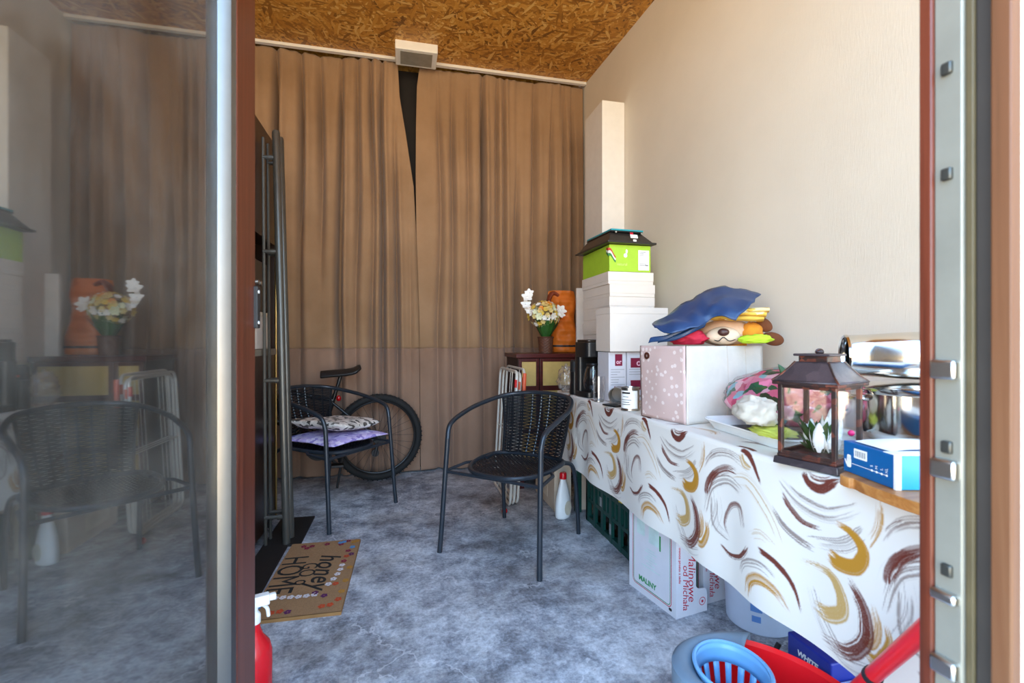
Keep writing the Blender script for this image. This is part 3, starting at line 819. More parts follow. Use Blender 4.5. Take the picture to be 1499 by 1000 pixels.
# ------------------------------------------------------------------ back corner: low cabinet with flowers, vest, board
t = thing('low_cabinet', 'low dark red cabinet with yellow panels standing in the back corner under the flowers', 'cabinet', (0, 0, 0))
cx0, cx1, cy0, cy1, cz = .79, 1.345, 3.22, 3.60, .963
b = MB(); b.b2((cx0, cy0+.02, .06), (cx1, cy1, cz-.03)); b.build('carcass', mat('dark_red_inside', '#2a0d0b', .6), t, smooth=0)
MB().b2((cx0-.02, cy0-.015, cz-.03), (cx1+.012, cy1, cz)).build('top_board', M_REDW, t, smooth=0, bevel=.004)
for a, c in ((cx0, .155), (cx0+.155, cx1-cx0-.155)):
    dz0, dz1 = .08, cz-.035
    q = MB(); x0, x1 = a+.003, a+c-.003; y0, y1 = cy0-.002, cy0+.019
    for lo, hi in (((x0, y0, dz0), (x0+.022, y1, dz1)), ((x1-.022, y0, dz0), (x1, y1, dz1)), ((x0+.022, y0, dz1-.022), (x1-.022, y1, dz1)), ((x0+.022, y0, dz0), (x1-.022, y1, dz0+.022)), ((x0+.022, y0, .70), (x1-.022, y1, .735)), ((x0+.022, y0, .40), (x1-.022, y1, .43))): q.b2(lo, hi)
    dr = q.build('door', M_REDW, t, smooth=0, bevel=.002)
    for z0, z1 in ((.735, dz1-.022), (.43, .70), (dz0+.022, .40)):
        MB().b2((x0+.022, y0+.008, z0), (x1-.022, y1-.002, z1)).build('panel', M_YELW, dr, smooth=0)
for a in (cx0+.03, cx1-.03):
    for c in (cy0+.05, cy1-.03): MB().b2((a-.02, c-.02, 0), (a+.02, c+.02, .06)).build('foot', M_REDW, t, smooth=0)

t = thing('flower_basket', 'bunch of white and yellow artificial flowers in a brown woven basket on the low cabinet', 'flowers', (1.022, 3.325, cz))
b = MB()
def wk(u, v):
    a = u*2*math.pi; r = .048 + .008*v + .0022*math.sin(a*14)*math.sin(v*36)
    return Vector((r*math.cos(a), r*math.sin(a), .118*v))
b.grid(wk, 84, 40, cu=True); b.lathe([(0, .003), (.047, .003)], 24); b.tube([(.057*math.cos(k*.2618), .057*math.sin(k*.2618), .118) for k in range(24)], .005, 8, closed=True)
b.build('basket', mat('wicker_brown', '#5a3320', .6, var=.25, nscale=60), t)
lf = MB()
for k in range(26):
    a = k*2.4; L = .13 + .07*rnd.random(); sp_ = .35+.5*rnd.random()
    tip = Vector((math.cos(a)*L*sp_, math.sin(a)*L*sp_, .10+L)); base = Vector((.02*math.cos(a), .02*math.sin(a), .10))
    side = Vector((-math.sin(a), math.cos(a), 0))
    def lfn(u, v, base=base, tip=tip, side=side):
        p = base.lerp(tip, v); wv_ = .016*math.sin(math.pi*(.08+.92*v))
        return p + side*(u-.5)*2*wv_ + Vector((0, 0, -.012*v*v + .004*abs(u-.5)))
    lf.grid(lfn, 3, 7)
lf.build('leaves', M_LEAF, t, smooth=180)
cols_ = [('#efe9df', 'ivory'), ('#d8b648', 'yellow'), ('#d8c07a', 'straw'), ('#dfe0b8', 'cream_green')]
def blossom(r, m, petals=6):
    b = MB()
    for q in range(petals):
        a = q*2*math.pi/petals
        def pf(u, v, a=a):
            rr = r*v; w_ = r*.42*math.sin(math.pi*min(1, .12+.80*v)); x = rr; y = (u-.5)*2*w_
            z = .35*r*v*v*(1 if v < .75 else .8) + .12*r*abs(u-.5)
            return Vector((x*math.cos(a)-y*math.sin(a), x*math.sin(a)+y*math.cos(a), z))
        b.grid(pf, 4, 5)
    b.blob((0, 0, .08*r), (r*.2, r*.2, r*.16), 8)
    return b
pos = []
for k in range(88):
    for _ in range(80):
        v = Vector((rnd.gauss(0, 1), rnd.gauss(0, 1)-.4, rnd.gauss(0, 1)+.25)).normalized()
        p = Vector((v.x*.115, v.y*.085, v.z*.092)) + Vector((-.012, -.005, .285))
        if all((p-q).length > .0205 for q, _n in pos): pos.append((p, v)); break
protos = {}
for k, (p, v) in enumerate(pos):
    hexc, nm = cols_[(k*7) % 4] if k % 9 else ('#e08a2a', 'orange')
    big = k % 7 == 0
    key = (nm, big)
    if key not in protos:
        o = blossom(.030 if big else .0205, mat('petal_'+nm, hexc, .6, var=.1)).build('blossom', mat('petal_'+nm, hexc, .6), t, smooth=180); protos[key] = o
    else:
        o = protos[key].copy(); COL.objects.link(o); o.parent = t
    o.location = p; o.rotation_euler = v.to_track_quat('Z', 'Y').to_euler()
for (x, y, z, s_) in ((-.145, -.02, .41, 1.0), (-.155, -.02, .355, .9), (-.125, -.01, .315, .9), (-.125, .0, .44, .8), (.10, -.05, .315, 1.0), (.095, -.06, .285, .8)):
    o = blossom(.044*s_, M_WHITE, 5).build('lily', mat('petal_white', '#f4f1ec', .55, var=.03), t, smooth=180); o.location = (x, y, z); o.rotation_euler = (R(60), R(-20 if x < 0 else 20), 0)
stm = MB()
for k in range(9):
    a = k*.7; stm.tube([(.015*math.cos(a), .015*math.sin(a), .06), (.03*math.cos(a), .02*math.sin(a)-.01, .18), (.07*math.cos(a), .05*math.sin(a), .25)], .003, 6)
stm.tube(spline([(-.01, 0, .08), (-.05, 0, .2), (-.11, 0, .33), (-.135, -.01, .42)], 5), .003, 6)
stm.build('stem', M_LEAF, t)

t = thing('padded_vest', 'orange padded vest with a black strap leaning between the flowers and the white board', 'vest', (1.235, 3.47, cz))
def vest(u, v):
    a = (u-.5)*2
    w_ = .098 + .012*math.sin(v*9) - .02*max(0, v-.8)
    x = a*w_ - .03*v
    y = -.045*(1-abs(a)**4)*(1 + .15*math.sin(v*40)) + .02*v + .01*noise.noise(Vector((a*3, v*6, 2)))
    return Vector((x, y, .005 + .475*v))
b = MB(); b.grid(vest, 22, 60); b.grid(lambda u, v: Vector((vest(u, v).x, .035 + .02*v, vest(u, v).z)), 22, 60)
b.build('body', mat('orange_cloth', '#cf6a12', .6, var=.12), t, smooth=180, weld=True)
arch = MB(); arch.tube(spline([(-.07, .0, .44), (-.11, .0, .46), (-.14, .0, .42), (-.15, .0, .34)], 6), [.035]*12+[.03]*7, 10, flat=.5); arch.build('collar', mat('rust_cloth', '#7d3414', .7), t)
MB().grid(lambda u, v: vest(u, .085+.03*v) + Vector((0, -.003, 0)), 22, 4).build('strap', M_BLACKM, t, smooth=180)
tag(MB().b2((1.245, 3.27, cz), (1.315, 3.292, 1.445)).build('display_board', mat('white_board', '#e2dad2', .6, var=.05, bump=.3), smooth=0, bevel=.003), 'narrow white board standing upright on the low cabinet beside the orange vest', 'board')

t = thing('drying_rack', 'folded white tube drying rack with red tips leaning at the low cabinet', 'rack', (.70, 3.14, 0))
def rk(dx, y0, y1, z0, z1, lean):
    P = rrect(y1-y0, z1-z0, .05, 5, (y0+y1)/2, (z0+z1)/2)
    return [(dx + lean*z, y, z) for y, z in P]
for k, (dx, dy, top) in enumerate(((-.05, 0, .86), (-.022, .02, .845), (.006, .035, .87))):
    MB().tube(rk(dx, -.27+dy, .25+dy, .016, top, .055), .0085, 8, closed=True).build('tube_loop', M_SILV, t)
    wi = MB()
    for q in (1, 5):
        y = -.2+dy+q*.065; wi.tube([(dx+.055*.02, y, .016), (dx+.055*top, y, top)], .0022, 5)
    wi.tube([(dx+.055*.45, -.27+dy, .45), (dx+.055*.45, .25+dy, .45)], .004, 6); wi.build('wire', M_SILV, t)
    tp = MB().tube([(dx-.003+.055*(top-.10), -.268+dy, top-.10), (dx-.003+.055*(top-.05), -.268+dy, top-.05)], .0115, 8)
    tp.build('tip', M_ORTIP if k else M_REDP, t)
MB().tube([(.03, -.30, .70), (.035, -.30, .80), (.04, -.29, .85)], .012, 8).build('clamp', M_ORTIP, t)

# ------------------------------------------------------------------ stack of flat boxes on the table
bx0, bx1, by0, by1 = 1.102, 1.378, 2.40, 2.79
tag(MB().b2((bx0+.005, by0+.004, TT), (bx1, by1-.01, .952)).build('carton', M_CARD, smooth=0, bevel=.003), 'plain white carton at the foot of the flat box stack behind the coffee maker', 'box')
words_ = ['topmost white flat box, directly under the green box', 'second white flat box down from the green box', 'third white flat box down from the green box', 'fourth white flat box down from the green box', 'fifth white flat box down, level with the big white box', 'sixth white flat box down, just above the coffee maker', 'lowest white flat box, resting on the plain carton']
for k in range(7):
    zt_ = 1.437 - k*.0692; zb = zt_ - .0687
    jx, jy = (rnd.random()-.5)*.008, (rnd.random()-.5)*.008
    wd = 0 if k < 3 else -.02
    t = thing('flat_box', words_[k], 'box', (jx, jy, 0), 0, 'white flat boxes in the stack')
    MB().b2((bx0+.002, by0+.002, zb), (bx1+wd-.002, by1-.002, zt_-.012)).build('body', M_CARD, t, smooth=0, bevel=.0015)
    b = MB().b2((bx0, by0, zb+.018), (bx1+wd, by1, zt_)); b.build('lid', M_CARD, t, smooth=0, bevel=.002)
t = thing('green_box', 'lime green carton with a white sticker on top of the flat box stack', 'box', (0, 0, 0))
gz = 1.4378
MB().b2((bx0+.002, by0, gz), (1.354, by1, 1.586)).build('body', mat('lime_card', '#a5cc2e', .5, var=.05), t, smooth=0, bevel=.002)
MB().b2((1.278, by0-.0012, gz+.01), (1.344, by0, gz+.122)).build('sticker', M_INKW, t, smooth=0)
b = MB()
for z in (.112, .104, .097, .09, .082, .045, .038): 
    b.b2((1.285, by0-.0016, gz+z-.0015), (1.285+.05*(.7+.3*math.sin(z*900)), by0-.0012, gz+z+.0015))
b.b2((1.32, by0-.0016, gz+.035), (1.338, by0-.0012, gz+.042)); b.build('label_print', M_INKGY, t, smooth=0)
for nm, c, dz in (('red', '#c23a26', .016), ('white', '#eeeadd', 0), ('green', '#2e7a3c', -.016)):
    b = MB(); y = by0-.0015
    b.grid(lambda u, v, dz=dz: Vector((1.096+.045*u, y - .001, gz+.105+dz*(1-.3*u) - .03*u + .010*math.sin(u*5) + .013*(v-.5))), 12, 3)
    b.grid(lambda u, v, dz=dz: Vector((1.1008, by0-.001+.035*u, gz+.100+dz*(1-.3*u) + .018*u + .013*(v-.5))), 8, 3)
    b.build('tricolour_ribbon_print', mat('ribbon_'+nm, c, .6), t, smooth=0)
b = MB(); b.blob((1.20, by0-.001, gz+.09), (.011, .001, .012), 14); b.blob((1.207, by0-.001, gz+.112), (.006, .001, .012), 12); b.build('emblem_print', M_INKW, t)
b = MB(); b.text('natural', .022, basis((1.18, by0-.0014, gz+.04), (1, 0, 0), (0, 0, 1))); b.build('lettering', mat('pale_lime_ink', '#d6e68a', .6), t, smooth=0)
t = thing('tabletop_scale', 'black scale with a teal top plate tilted on the green box', 'scale', (1.215, 2.585, 1.5885), R(3))
b = MB().box((0, 0, .038), (.29, .43, .070), taper=.68); b.b2((-.15, -.222, .0), (.15, .222, .012)); b.build('body', mat('scale_black', '#2b2724', .35, var=.1), t, smooth=0, bevel=.004)
MB().b2((-.10, -.16, .0735), (.10, .16, .082)).build('tray', M_BLACKP, t, smooth=0, bevel=.003)
MB().b2((-.098, -.158, .0825), (.105, .16, .092)).build('plate', mat('teal_plate', '#2b98a4', .4), t, smooth=0, bevel=.003)
b = MB(); Ms = basis((.02, -.199, .044), (1, 0, 0), (0, .34, .94)); b.prism(rrect(.045, .022, .002), .001, Ms); b.build('label', M_INKW, t, smooth=0); b = MB(); b.prism(rrect(.02, .012, .002, 3, 0, -.026), .001, Ms); b.build('label', M_INKW, t, smooth=0)
MB().prism(rrect(.02, .012, .002, 3, -.012, .018), .0012, Ms).build('red_mark_print', M_INKR, t, smooth=0)
for x, z in ((-.075, .06), (.085, .06)): MB().lathe([(0, 0), (.006, 0), (.005, .004), (0, .004)], 12, (x, -.168, z+.01), Euler((R(90), 0, 0)).to_matrix().to_4x4()).build('screw', M_ALU, t)

# boxes with plum labels, the big white box across them
def labelled(name, lab, x0, x1, second):
    t = thing('labelled_box', lab, 'box', (0, 0, 0), 0, 'plum labelled boxes on the table')
    y = 2.225; z0, z1 = TT, .996
    MB().b2((x0, y, z0), (x1, 2.365, z1)).build('body', M_CARDP, t, smooth=0, bevel=.002)
    b = MB()
    w_ = x1-x0
    if not second:
        b.b2((x0+.035, y-.001, .925), (x0+.075, y, .985)); b.build('label', M_PURP, t, smooth=0); b = MB(); b.b2((x0+.03, y-.001, .79), (x1-.005, y, .82))
    else:
        b.b2((x0+.02, y-.001, .915), (x1-.004, y, .965)); b.build('label', M_PURP, t, smooth=0); b = MB(); b.b2((x0+.02, y-.001, .80), (x0+.075, y, .85))
    b.build('label', M_PURP, t, smooth=0)
    b = MB()
    for q in range(7 if not second else 3):
        b.b2((x0+.012, y-.0008, .905-q*.013), (x0+.012+w_*(.55+.25*math.sin(q*2.2+x0)), y, .9075-q*.013))
    b.build('label_print', M_INKGY, t, smooth=0)
    b = MB(); Mm = basis((x0+(.055 if not second else .075), y-.0016, .945 if not second else .94), (1, 0, 0), (0, 0, 1)); b.text('or' if not second else 'or', .05 if second else .03, Mm, 0, .001)
    b.build('lettering', mat('rose_ink', '#e6b7c4', .6), t, smooth=0)
    b = MB(); b.blob((x0+(.08 if not second else .012), y-.0006, .80), (.016, .0008, .018), 16); b.build('emblem_print', M_PINK, t)
labelled('a', 'white box with a small square plum label, standing next to the coffee maker', 1.02, 1.117, False)
labelled('b', 'white box with a wide plum label, between the tin can and the big white box', 1.122, 1.318, True)
t = thing('big_white_box', 'large plain white box lying across the two plum labelled boxes', 'box', (0, 0, 0))
MB().b2((1.014, 2.195, .9985), (1.336, 2.375, 1.222)).build('body', M_CARD, t, smooth=0, bevel=.003)
MB().b2((1.0125, 2.193, 1.19), (1.338, 2.376, 1.224)).build('lid', M_CARD, t, smooth=0, bevel=.003)

# coffee maker
t = thing('coffee_maker', 'black drip coffee maker with a glass jug at the far end of the table', 'coffee maker', (1.018, 2.455, TT), R(8))
b = MB(); b.prism(rrect(.135, .16, .03), .03); b.build('base', M_BLACKP, t, bevel=.003)
b = MB(); b.prism(rrect(.13, .06, .02, 5, 0, .048), .19, TM((0, 0, .03))); b.build('column', M_BLACKP, t)
b = MB(); b.prism(rrect(.135, .155, .03), .085, TM((0, 0, .218))); b.build('brew_head', M_BLACKP, t, bevel=.005)
MB().prism(rrect(.12, .13, .025), .012, TM((0, 0, .303))).build('lid', mat('dark_brown_plastic', '#2c211b', .35), t, bevel=.003)
MB().b2((.062, -.06, .20), (.070, -.05, .285)).build('level_strip', M_ALU, t, smooth=0)
MB().lathe([(0, .033), (.045, .033), (.054, .06), (.056, .09), (.046, .14), (.036, .165), (.038, .175)], 28, (0, -.022, 0)).build('jug', M_GLASSC, t, solid=.002)
MB().lathe([(0, .185), (.036, .185), (.040, .176), (.036, .17), (0, .17)], 24, (0, -.022, 0)).build('jug_lid', M_BLACKP, t)
MB().tube(spline([(-.03, -.06, .17), (-.055, -.095, .165), (-.06, -.10, .11), (-.04, -.075, .07)], 6), .008, 8, flat=.6).build('jug_handle', M_BLACKP, t)
t = thing('grinder', 'slim black electric grinder standing beside the coffee maker', 'grinder', (.962, 2.57, TT))
MB().lathe([(0, 0), (.032, 0), (.034, .01), (.028, .08), (.030, .13), (0, .13)], 24, sx=.75).build('body', M_BLACKP, t)
MB().lathe([(0, .131), (.029, .131), (.029, .19), (.02, .20), (0, .20)], 24, sx=.75).build('cap', M_BLACKM, t)
MB().lathe([(0, 0), (.006, 0), (.006, .004), (0, .004)], 12, (0, -.027, .15), Euler((R(90), 0, 0)).to_matrix().to_4x4()).build('button', M_REDP, t)

t = thing('drinking_glass', 'clear glass tumbler in front of the coffee maker', 'glass', (.972, 2.24, TT))
MB().lathe([(0, .002), (.026, .002), (.028, .012), (.031, .125), (.029, .125), (.026, .014), (0, .014)], 28).build('body', M_GLASSC, t)
MB().lathe([(0, .0), (.0245, .0), (.0245, .004), (0, .004)], 24).build('base', M_ALU, t)
t = thing('mug', 'dark grey mug lying between the tumbler and the tin can', 'mug', (1.035, 2.15, TT+.041), rot=(R(90), 0, R(-35)))
MB().lathe([(0, -.045), (.036, -.045), (.040, -.035), (.040, .045), (.0365, .045), (.0365, -.038), (0, -.038)], 28).build('body', mat('grey_glaze', '#5c5450', .3), t)
MB().tube(spline([(.038, 0, .03), (.066, 0, .02), (.066, 0, -.015), (.038, 0, -.028)], 6), .006, 8).build('handle', mat('grey_glaze', '#5c5450', .3), t)
t = thing('tin_can', 'small metal tin with a white label beside the pale fabric bin', 'can', (.986, 1.925, TT), R(-10))
MB().lathe([(0, 0), (.041, 0), (.041, .004), (.039, .006), (.039, .096), (.041, .098), (.041, .102), (.038, .102), (.037, .098), (0, .098)], 36).build('body', M_ALU, t)
b = MB(); b.grid(lambda u, v: Vector((.0396*math.cos(R(165+140*u)), .0396*math.sin(R(165+140*u)), .010+.078*v)), 24, 3); b.build('label', M_INKW, t, smooth=180)
b = MB()
for q, (w_, z) in enumerate(((60, .074), (40, .060), (75, .046), (50, .036), (62, .026))):
    b.grid(lambda u, v, w_=w_, z=z, q=q: Vector((.0400*math.cos(R(222-w_/2+w_*u)), .0400*math.sin(R(222-w_/2+w_*u)), z + (.008 if q == 0 else .0025)*v)), 10, 2)
b.build('label_print', M_INKD, t, smooth=0)

def crumple(seed, d, amp=.3, freq=3.2, n=40):
    def f(u, v):
        th = u*2*math.pi; ph = (v-.5)*math.pi
        p = Vector((math.cos(ph)*math.cos(th), math.cos(ph)*math.sin(th), math.sin(ph)))
        k = 1 + amp*noise.noise(p*freq + Vector((seed, seed*2, 1))) + amp*.55*noise.noise(p*freq*2.7 + Vector((seed*3, 1, 5))) - amp*.5*abs(noise.noise(p*freq*1.6 + Vector((4, seed, 5))))
        q = Vector((p.x*d[0], p.y*d[1], p.z*d[2]))*k
        q.z = max(q.z, -d[2]*.8)
        return q
    return MB().grid(f, n, n*2//3, cu=True)
o = crumple(3, (.055, .075, .085), .45).build('plastic_bag', m_glass('hazy_film', (.96, .93, .90, 1), .09, .15, .35), smooth=180); o.location = (.968, 2.70, TT+.069); tag(o, 'crumpled clear plastic bag at the far corner of the table', 'bag')
o = crumple(9, (.035, .03, .03), .4).build('plastic_wrapper', M_FILM, smooth=180); o.location = (1.06, 1.99, TT+.025); tag(o, 'small crumpled clear wrapper behind the tin can', 'wrapper')
tag(MB().prism(rrect(.045, .09, .004), .006, TM((.962, 2.06, TT), (0, 0, R(20)))).build('dark_tray', M_BLACKP, smooth=0), 'thin dark dish lying on the cloth between tumbler and tin', 'dish')

# ------------------------------------------------------------------ fabric bin and what it holds
BR = R(11.4); BO = Vector((1.008, 1.533, TT))
t = thing('fabric_bin', 'pale pink spotted fabric storage bin full of cloths and a soft toy', 'storage bin', BO, BR)
tp = NT('pink_spotted_cloth')
vo = tp.n('TexVoronoi', None, Vector=tp.co(), Scale=38.0)
tp.bsdf(Base_Color=tp.mix(tp.math('LESS_THAN', vo.outputs[0], .28), '#cbb0aa', '#dfcfca'), Roughness=.9, Normal=tp.bump(tp.noise(300, 3).outputs[0], .3, .002))
M_LINEN = mat('cream_canvas', '#cdc6bd', .85, var=.05, bump=.3, bscale=300)
bw, bd, bh = .40, .245, .288
bul = lambda u, v: .012*math.sin(math.pi*u)*math.sin(math.pi*min(1, v*1.1)) + .004*noise.noise(Vector((u*3, v*3, 7)))
MB().grid(lambda u, v: Vector((-bul(u, v) - .006*v, bd*u, bh*v)), 20, 20).build('front_panel', tp.m, t, smooth=180, solid=.005)
b = MB(); b.grid(lambda u, v: Vector((bw*u, -.6*bul(u, v)-.002, bh*v)), 24, 20); b.grid(lambda u, v: Vector((bw*u, bd+.6*bul(u, v), bh*v)), 24, 20); b.grid(lambda u, v: Vector((bw+.5*bul(u, v), bd*u, bh*v)), 20, 20); b.grid(lambda u, v: Vector((bw*u, bd*v, .004)), 6, 6)
b.build('canvas_body', M_LINEN, t, smooth=60, solid=.005)
for x in (.006, .20, .30): MB().tube([(x, -.006-.6*bul(x/bw, v), bh*v) for v in np.linspace(0, 1, 12)], .0012, 5).build('seam', mat('seam_thread', '#cbbfb3', .9), t)
b = MB(); b.lathe([(.006, 0), (.014, 0), (.014, .004), (.006, .004)], 20, (-.013, bd*.80, bh*.86), Euler((0, R(-90), 0)).to_matrix().to_4x4()); b.build('eyelet', mat('brown_metal', '#5b3023', .35, .4), t)
TB = M_LINEN
def sheet(name, rows, m, label, cat, thick=.004, sub=5, wr=.008, seed=1):
    nu, nv = len(rows[0]), len(rows)
    rs_ = [spline(r_, sub) for r_ in rows]
    cols2 = [spline([r_[k] for r_ in rs_], sub) for k in range(len(rs_[0]))]
    def f(u, v):
        p = cols2[round(u*(len(cols2)-1))][round(v*(len(cols2[0])-1))].copy()
        p.z += wr*noise.noise(p*22 + Vector((seed, 0, 0))); p.y += wr*noise.noise(p*16 + Vector((0, seed, 4)))
        return p
    o = MB().grid(f, len(cols2), len(cols2[0])).build(name, m, smooth=60, solid=thick)
    return tag(o, label, cat)
M_NAVY = mat('navy_nylon', '#1d3c66', .38, var=.12, nscale=12)
ub = sheet('nylon_bag', [[(1.011, 1.78, 1.124), (1.094, 1.76, 1.178), (1.177, 1.74, 1.229), (1.264, 1.74, 1.277), (1.336, 1.68, 1.27), (1.382, 1.60, 1.24)],
  [(.98, 1.72, 1.113), (1.019, 1.64, 1.116), (1.095, 1.62, 1.151), (1.15, 1.60, 1.182), (1.204, 1.56, 1.193), (1.245, 1.50, 1.172)],
  [(.969, 1.69, 1.104), (.994, 1.60, 1.084), (1.068, 1.58, 1.107), (1.127, 1.58, 1.123), (1.16, 1.54, 1.142), (1.196, 1.50, 1.12)]], M_NAVY, 'navy blue nylon bag spread over the top of the fabric bin', 'bag', .004, 5, .016)
st_ = MB()
for off in (0, .028):
    pts = spline([((.962+off), 1.715-off*.8, 1.054), (.996+off, 1.675-off*.8, 1.060), (1.047+off, 1.635-off, 1.092), (1.10+off, 1.605-off*.6, 1.112)], 6)
    st_.grid(lambda u, v, pts=pts: pts[round(u*(len(pts)-1))] + Vector((.006*(v-.5), -.006*(v-.5), .022*(v-.5) + .004*math.sin(u*8))), len(pts), 4)
s2 = st_.build('strap', M_NAVY, ub, smooth=180, solid=.003)
RD = mat('crimson_cloth', '#c21f3c', .75, var=.12)
o = crumple(5, (.075, .042, .036), .22, 3).build('folded_cloth', RD, smooth=180); o.location = (1.107, 1.678, 1.066); o.rotation_euler = (0, 0, R(-38)); tag(o, 'crimson cloth sticking out of the fabric bin below the navy bag', 'cloth')
# plush bear
t = thing('plush_bear', 'tan plush bear with brown ears and orange scarf lying in the fabric bin', 'soft toy', (1.275, 1.667, 1.088), R(-37.6))
M_TAN = mat('tan_plush', '#dcb594', .95, var=.06, bump=.5, bscale=400); M_BRN = mat('brown_plush', '#6a3a1c', .95, var=.12, bump=.5, bscale=400); M_ORG = mat('orange_plush', '#d98a22', .95, var=.12, bump=.5, bscale=300)
MB().blob((0, 0, -.002), (.105, .075, .055), 28, .06, 2).build('head', M_TAN, t, smooth=180)
MB().blob((-.008, -.07, -.016), (.062, .035, .036), 24, .03, 2).build('muzzle', mat('pale_plush', '#e9cfb2', .95, bump=.4, bscale=400), t, smooth=180)
MB().blob((-.006, -.106, -.002), (.021, .013, .015), 18).build('nose', mat('brown_nose', '#4a2a22', .4), t, smooth=180)
MB().tube(spline([(-.044, -.09, -.030), (-.024, -.104, -.036), (-.006, -.107, -.022), (.014, -.104, -.036), (.036, -.088, -.030)], 6), .0018, 6).build('mouth', M_INKD, t)
for (x, y, z, a) in ((.132, -.01, .030, 35), (.168, -.005, -.028, 15)): MB().blob((x, y, z), (.040, .018, .026), 22, M=Euler((0, R(a), 0)).to_matrix()).build('ear', M_BRN, t, smooth=180)
MB().blob((.092, -.03, -.004), (.042, .045, .042), 22, .18, 4).build('scarf', M_ORG, t, smooth=180)
MB().blob((.02, .02, -.06), (.06, .05, .05), 20, .05, 2).build('body', M_ORG, t, smooth=180)
LIME = mat('lime_cloth', '#b4d42a', .8, var=.1)
o = crumple(14, (.058, .022, .019), .25, 2.4).build('lime_ribbon', LIME, smooth=180); o.location = (1.292, 1.522, 1.058); o.rotation_euler = (0, 0, R(-40)); tag(o, 'bright lime cloth bow hanging over the rim of the fabric bin', 'ribbon')
M_YT = m_spots('yellow_towel_print', [(0, '#d9b24a'), (.45, '#e9d9a2'), (.7, '#c98a2a'), (.85, '#e6e0c8')], 26, .9)
b = MB()
for k in range(3):
    z = k*.017
    b.grid(lambda u, v, z=z, k=k: Vector(((u-.5)*.245 + .008*k, -.055*math.cos((v-.5)*math.pi) + .02 + .010*math.sin(u*7+k), z + .0085*math.sin((v-.5)*math.pi) + .012*(u-.5)**2 + .004*noise.noise(Vector((u*5, v*2, k))))), 30, 9)
o = b.build('folded_towel', M_YT, smooth=180, solid=.005); o.location = (1.247, 1.612, 1.143); o.rotation_euler = (0, R(4), R(-37.6)); tag(o, 'folded yellow patterned towel between the bear and the navy bag', 'towel')

# ------------------------------------------------------------------ tray, wrapped pillow, cloths
t = thing('serving_tray', 'white oval rimmed tray with a dark blue inside under the wrapped pillow', 'tray', (1.165, 1.285, TT), R(-5.7))
b = MB()
def trf(u, v):
    P_ = rrect(.27, .42, .05, 6); n_ = len(P_); x, y = P_[round(u*n_) % n_]
    k, z = [(0, .004), (.80, .004), (.86, .010), (.96, .030), (1.02, .034), (1.03, .030), (.96, .022), (.88, .0), (0, 0)][round(v*8)]
    return Vector((x*k, y*k, z))
b.grid(trf, 28, 9, cu=True); b.build('tray_body', mat('white_enamel', '#e9ebea', .2, var=.02), t, smooth=50, weld=True)
MB().prism(rrect(.215, .345, .035), .002, TM((0, 0, .0045))).build('tray_inlay', mat('navy_enamel', '#1c2c40', .25), t, smooth=0)
M_FLOR = m_spots('floral_pillow_print', [(0, '#e07f9c'), (.28, '#c83f66'), (.45, '#eab2c0'), (.58, '#1f5a38'), (.72, '#7fb3c4'), (.8, '#dc6a88'), (.92, '#12402a')], 26, .6)
t = thing('floral_pillow', 'pink and green floral pillow in clear plastic on the tray behind the lantern', 'pillow', (1.242, 1.335, TT+.118), R(-8))
def pil(s_=1.0, seed=1, amp=.1):
    def f(u, v):
        th = u*2*math.pi; ph = (v-.5)*math.pi
        p = Vector((math.cos(ph)*math.cos(th), math.cos(ph)*math.sin(th), math.sin(ph)))
        k = s_*(1 + amp*noise.noise(p*2.6 + Vector((seed, 2, 1))) + amp*.4*noise.noise(p*7 + Vector((2, seed, 1))))
        q = Vector((math.copysign(abs(p.x)**.8, p.x)*.145, math.copysign(abs(p.y)**.8, p.y)*.205, p.z*.082))*k
        q.z += .045*(q.x/.145)*.6 + .012*q.y/.2
        q.z = max(q.z, -.072)
        return q
    return MB().grid(f, 48, 32, cu=True)
pil().build('pillow_body', M_FLOR, t, smooth=180)
pil(1.035, 5, .12).build('plastic_wrap', M_FILM, t, smooth=60)
o = crumple(22, (.055, .085, .045), .3, 1.9).build('rumpled_cloth', mat('ivory_cloth', '#d2cabb', .9, var=.06), smooth=180); o.location = (1.014, 1.19, TT+.097); o.rotation_euler = (0, 0, R(-15)); tag(o, 'rumpled ivory cloth on the tray next to the lantern', 'cloth')
o = crumple(25, (.05, .085, .016), .3, 2.6).build('rumpled_cloth', mat('pale_lime_cloth', '#c3cc5a', .9, var=.1), smooth=180); o.location = (1.048, 1.165, TT+.043); o.rotation_euler = (0, 0, R(-10)); tag(o, 'pale lime cloth lying on the tray under the ivory cloth', 'cloth')
t = thing('leaf_sprig', 'dark green artificial leaf sprig poking up behind the lantern roof', 'artificial plant', (1.115, 1.175, .925))
for k, (tip, w_) in enumerate((((.050, -.04, .065), .008), ((-.022, .018, .058), .009), ((.012, -.006, .030), .016), ((-.03, .0, .02), .012))):
    tip = Vector(tip)
    def lfn(u, v, tip=tip, w_=w_):
        s_ = tip.cross(Vector((-.7, -.7, .2))).normalized()
        return tip*v + s_*(u-.5)*2*w_*math.sin(math.pi*(.15+.85*v)) + Vector((0, 0, .006*math.sin(math.pi*v)))
    MB().grid(lfn, 4, 8).build('leaf', M_LEAFD, t, smooth=180, solid=.0015)
MB().tube([(0, 0, -.03), (.004, 0, .02)], .004, 6).build('stem', M_LEAFD, t)

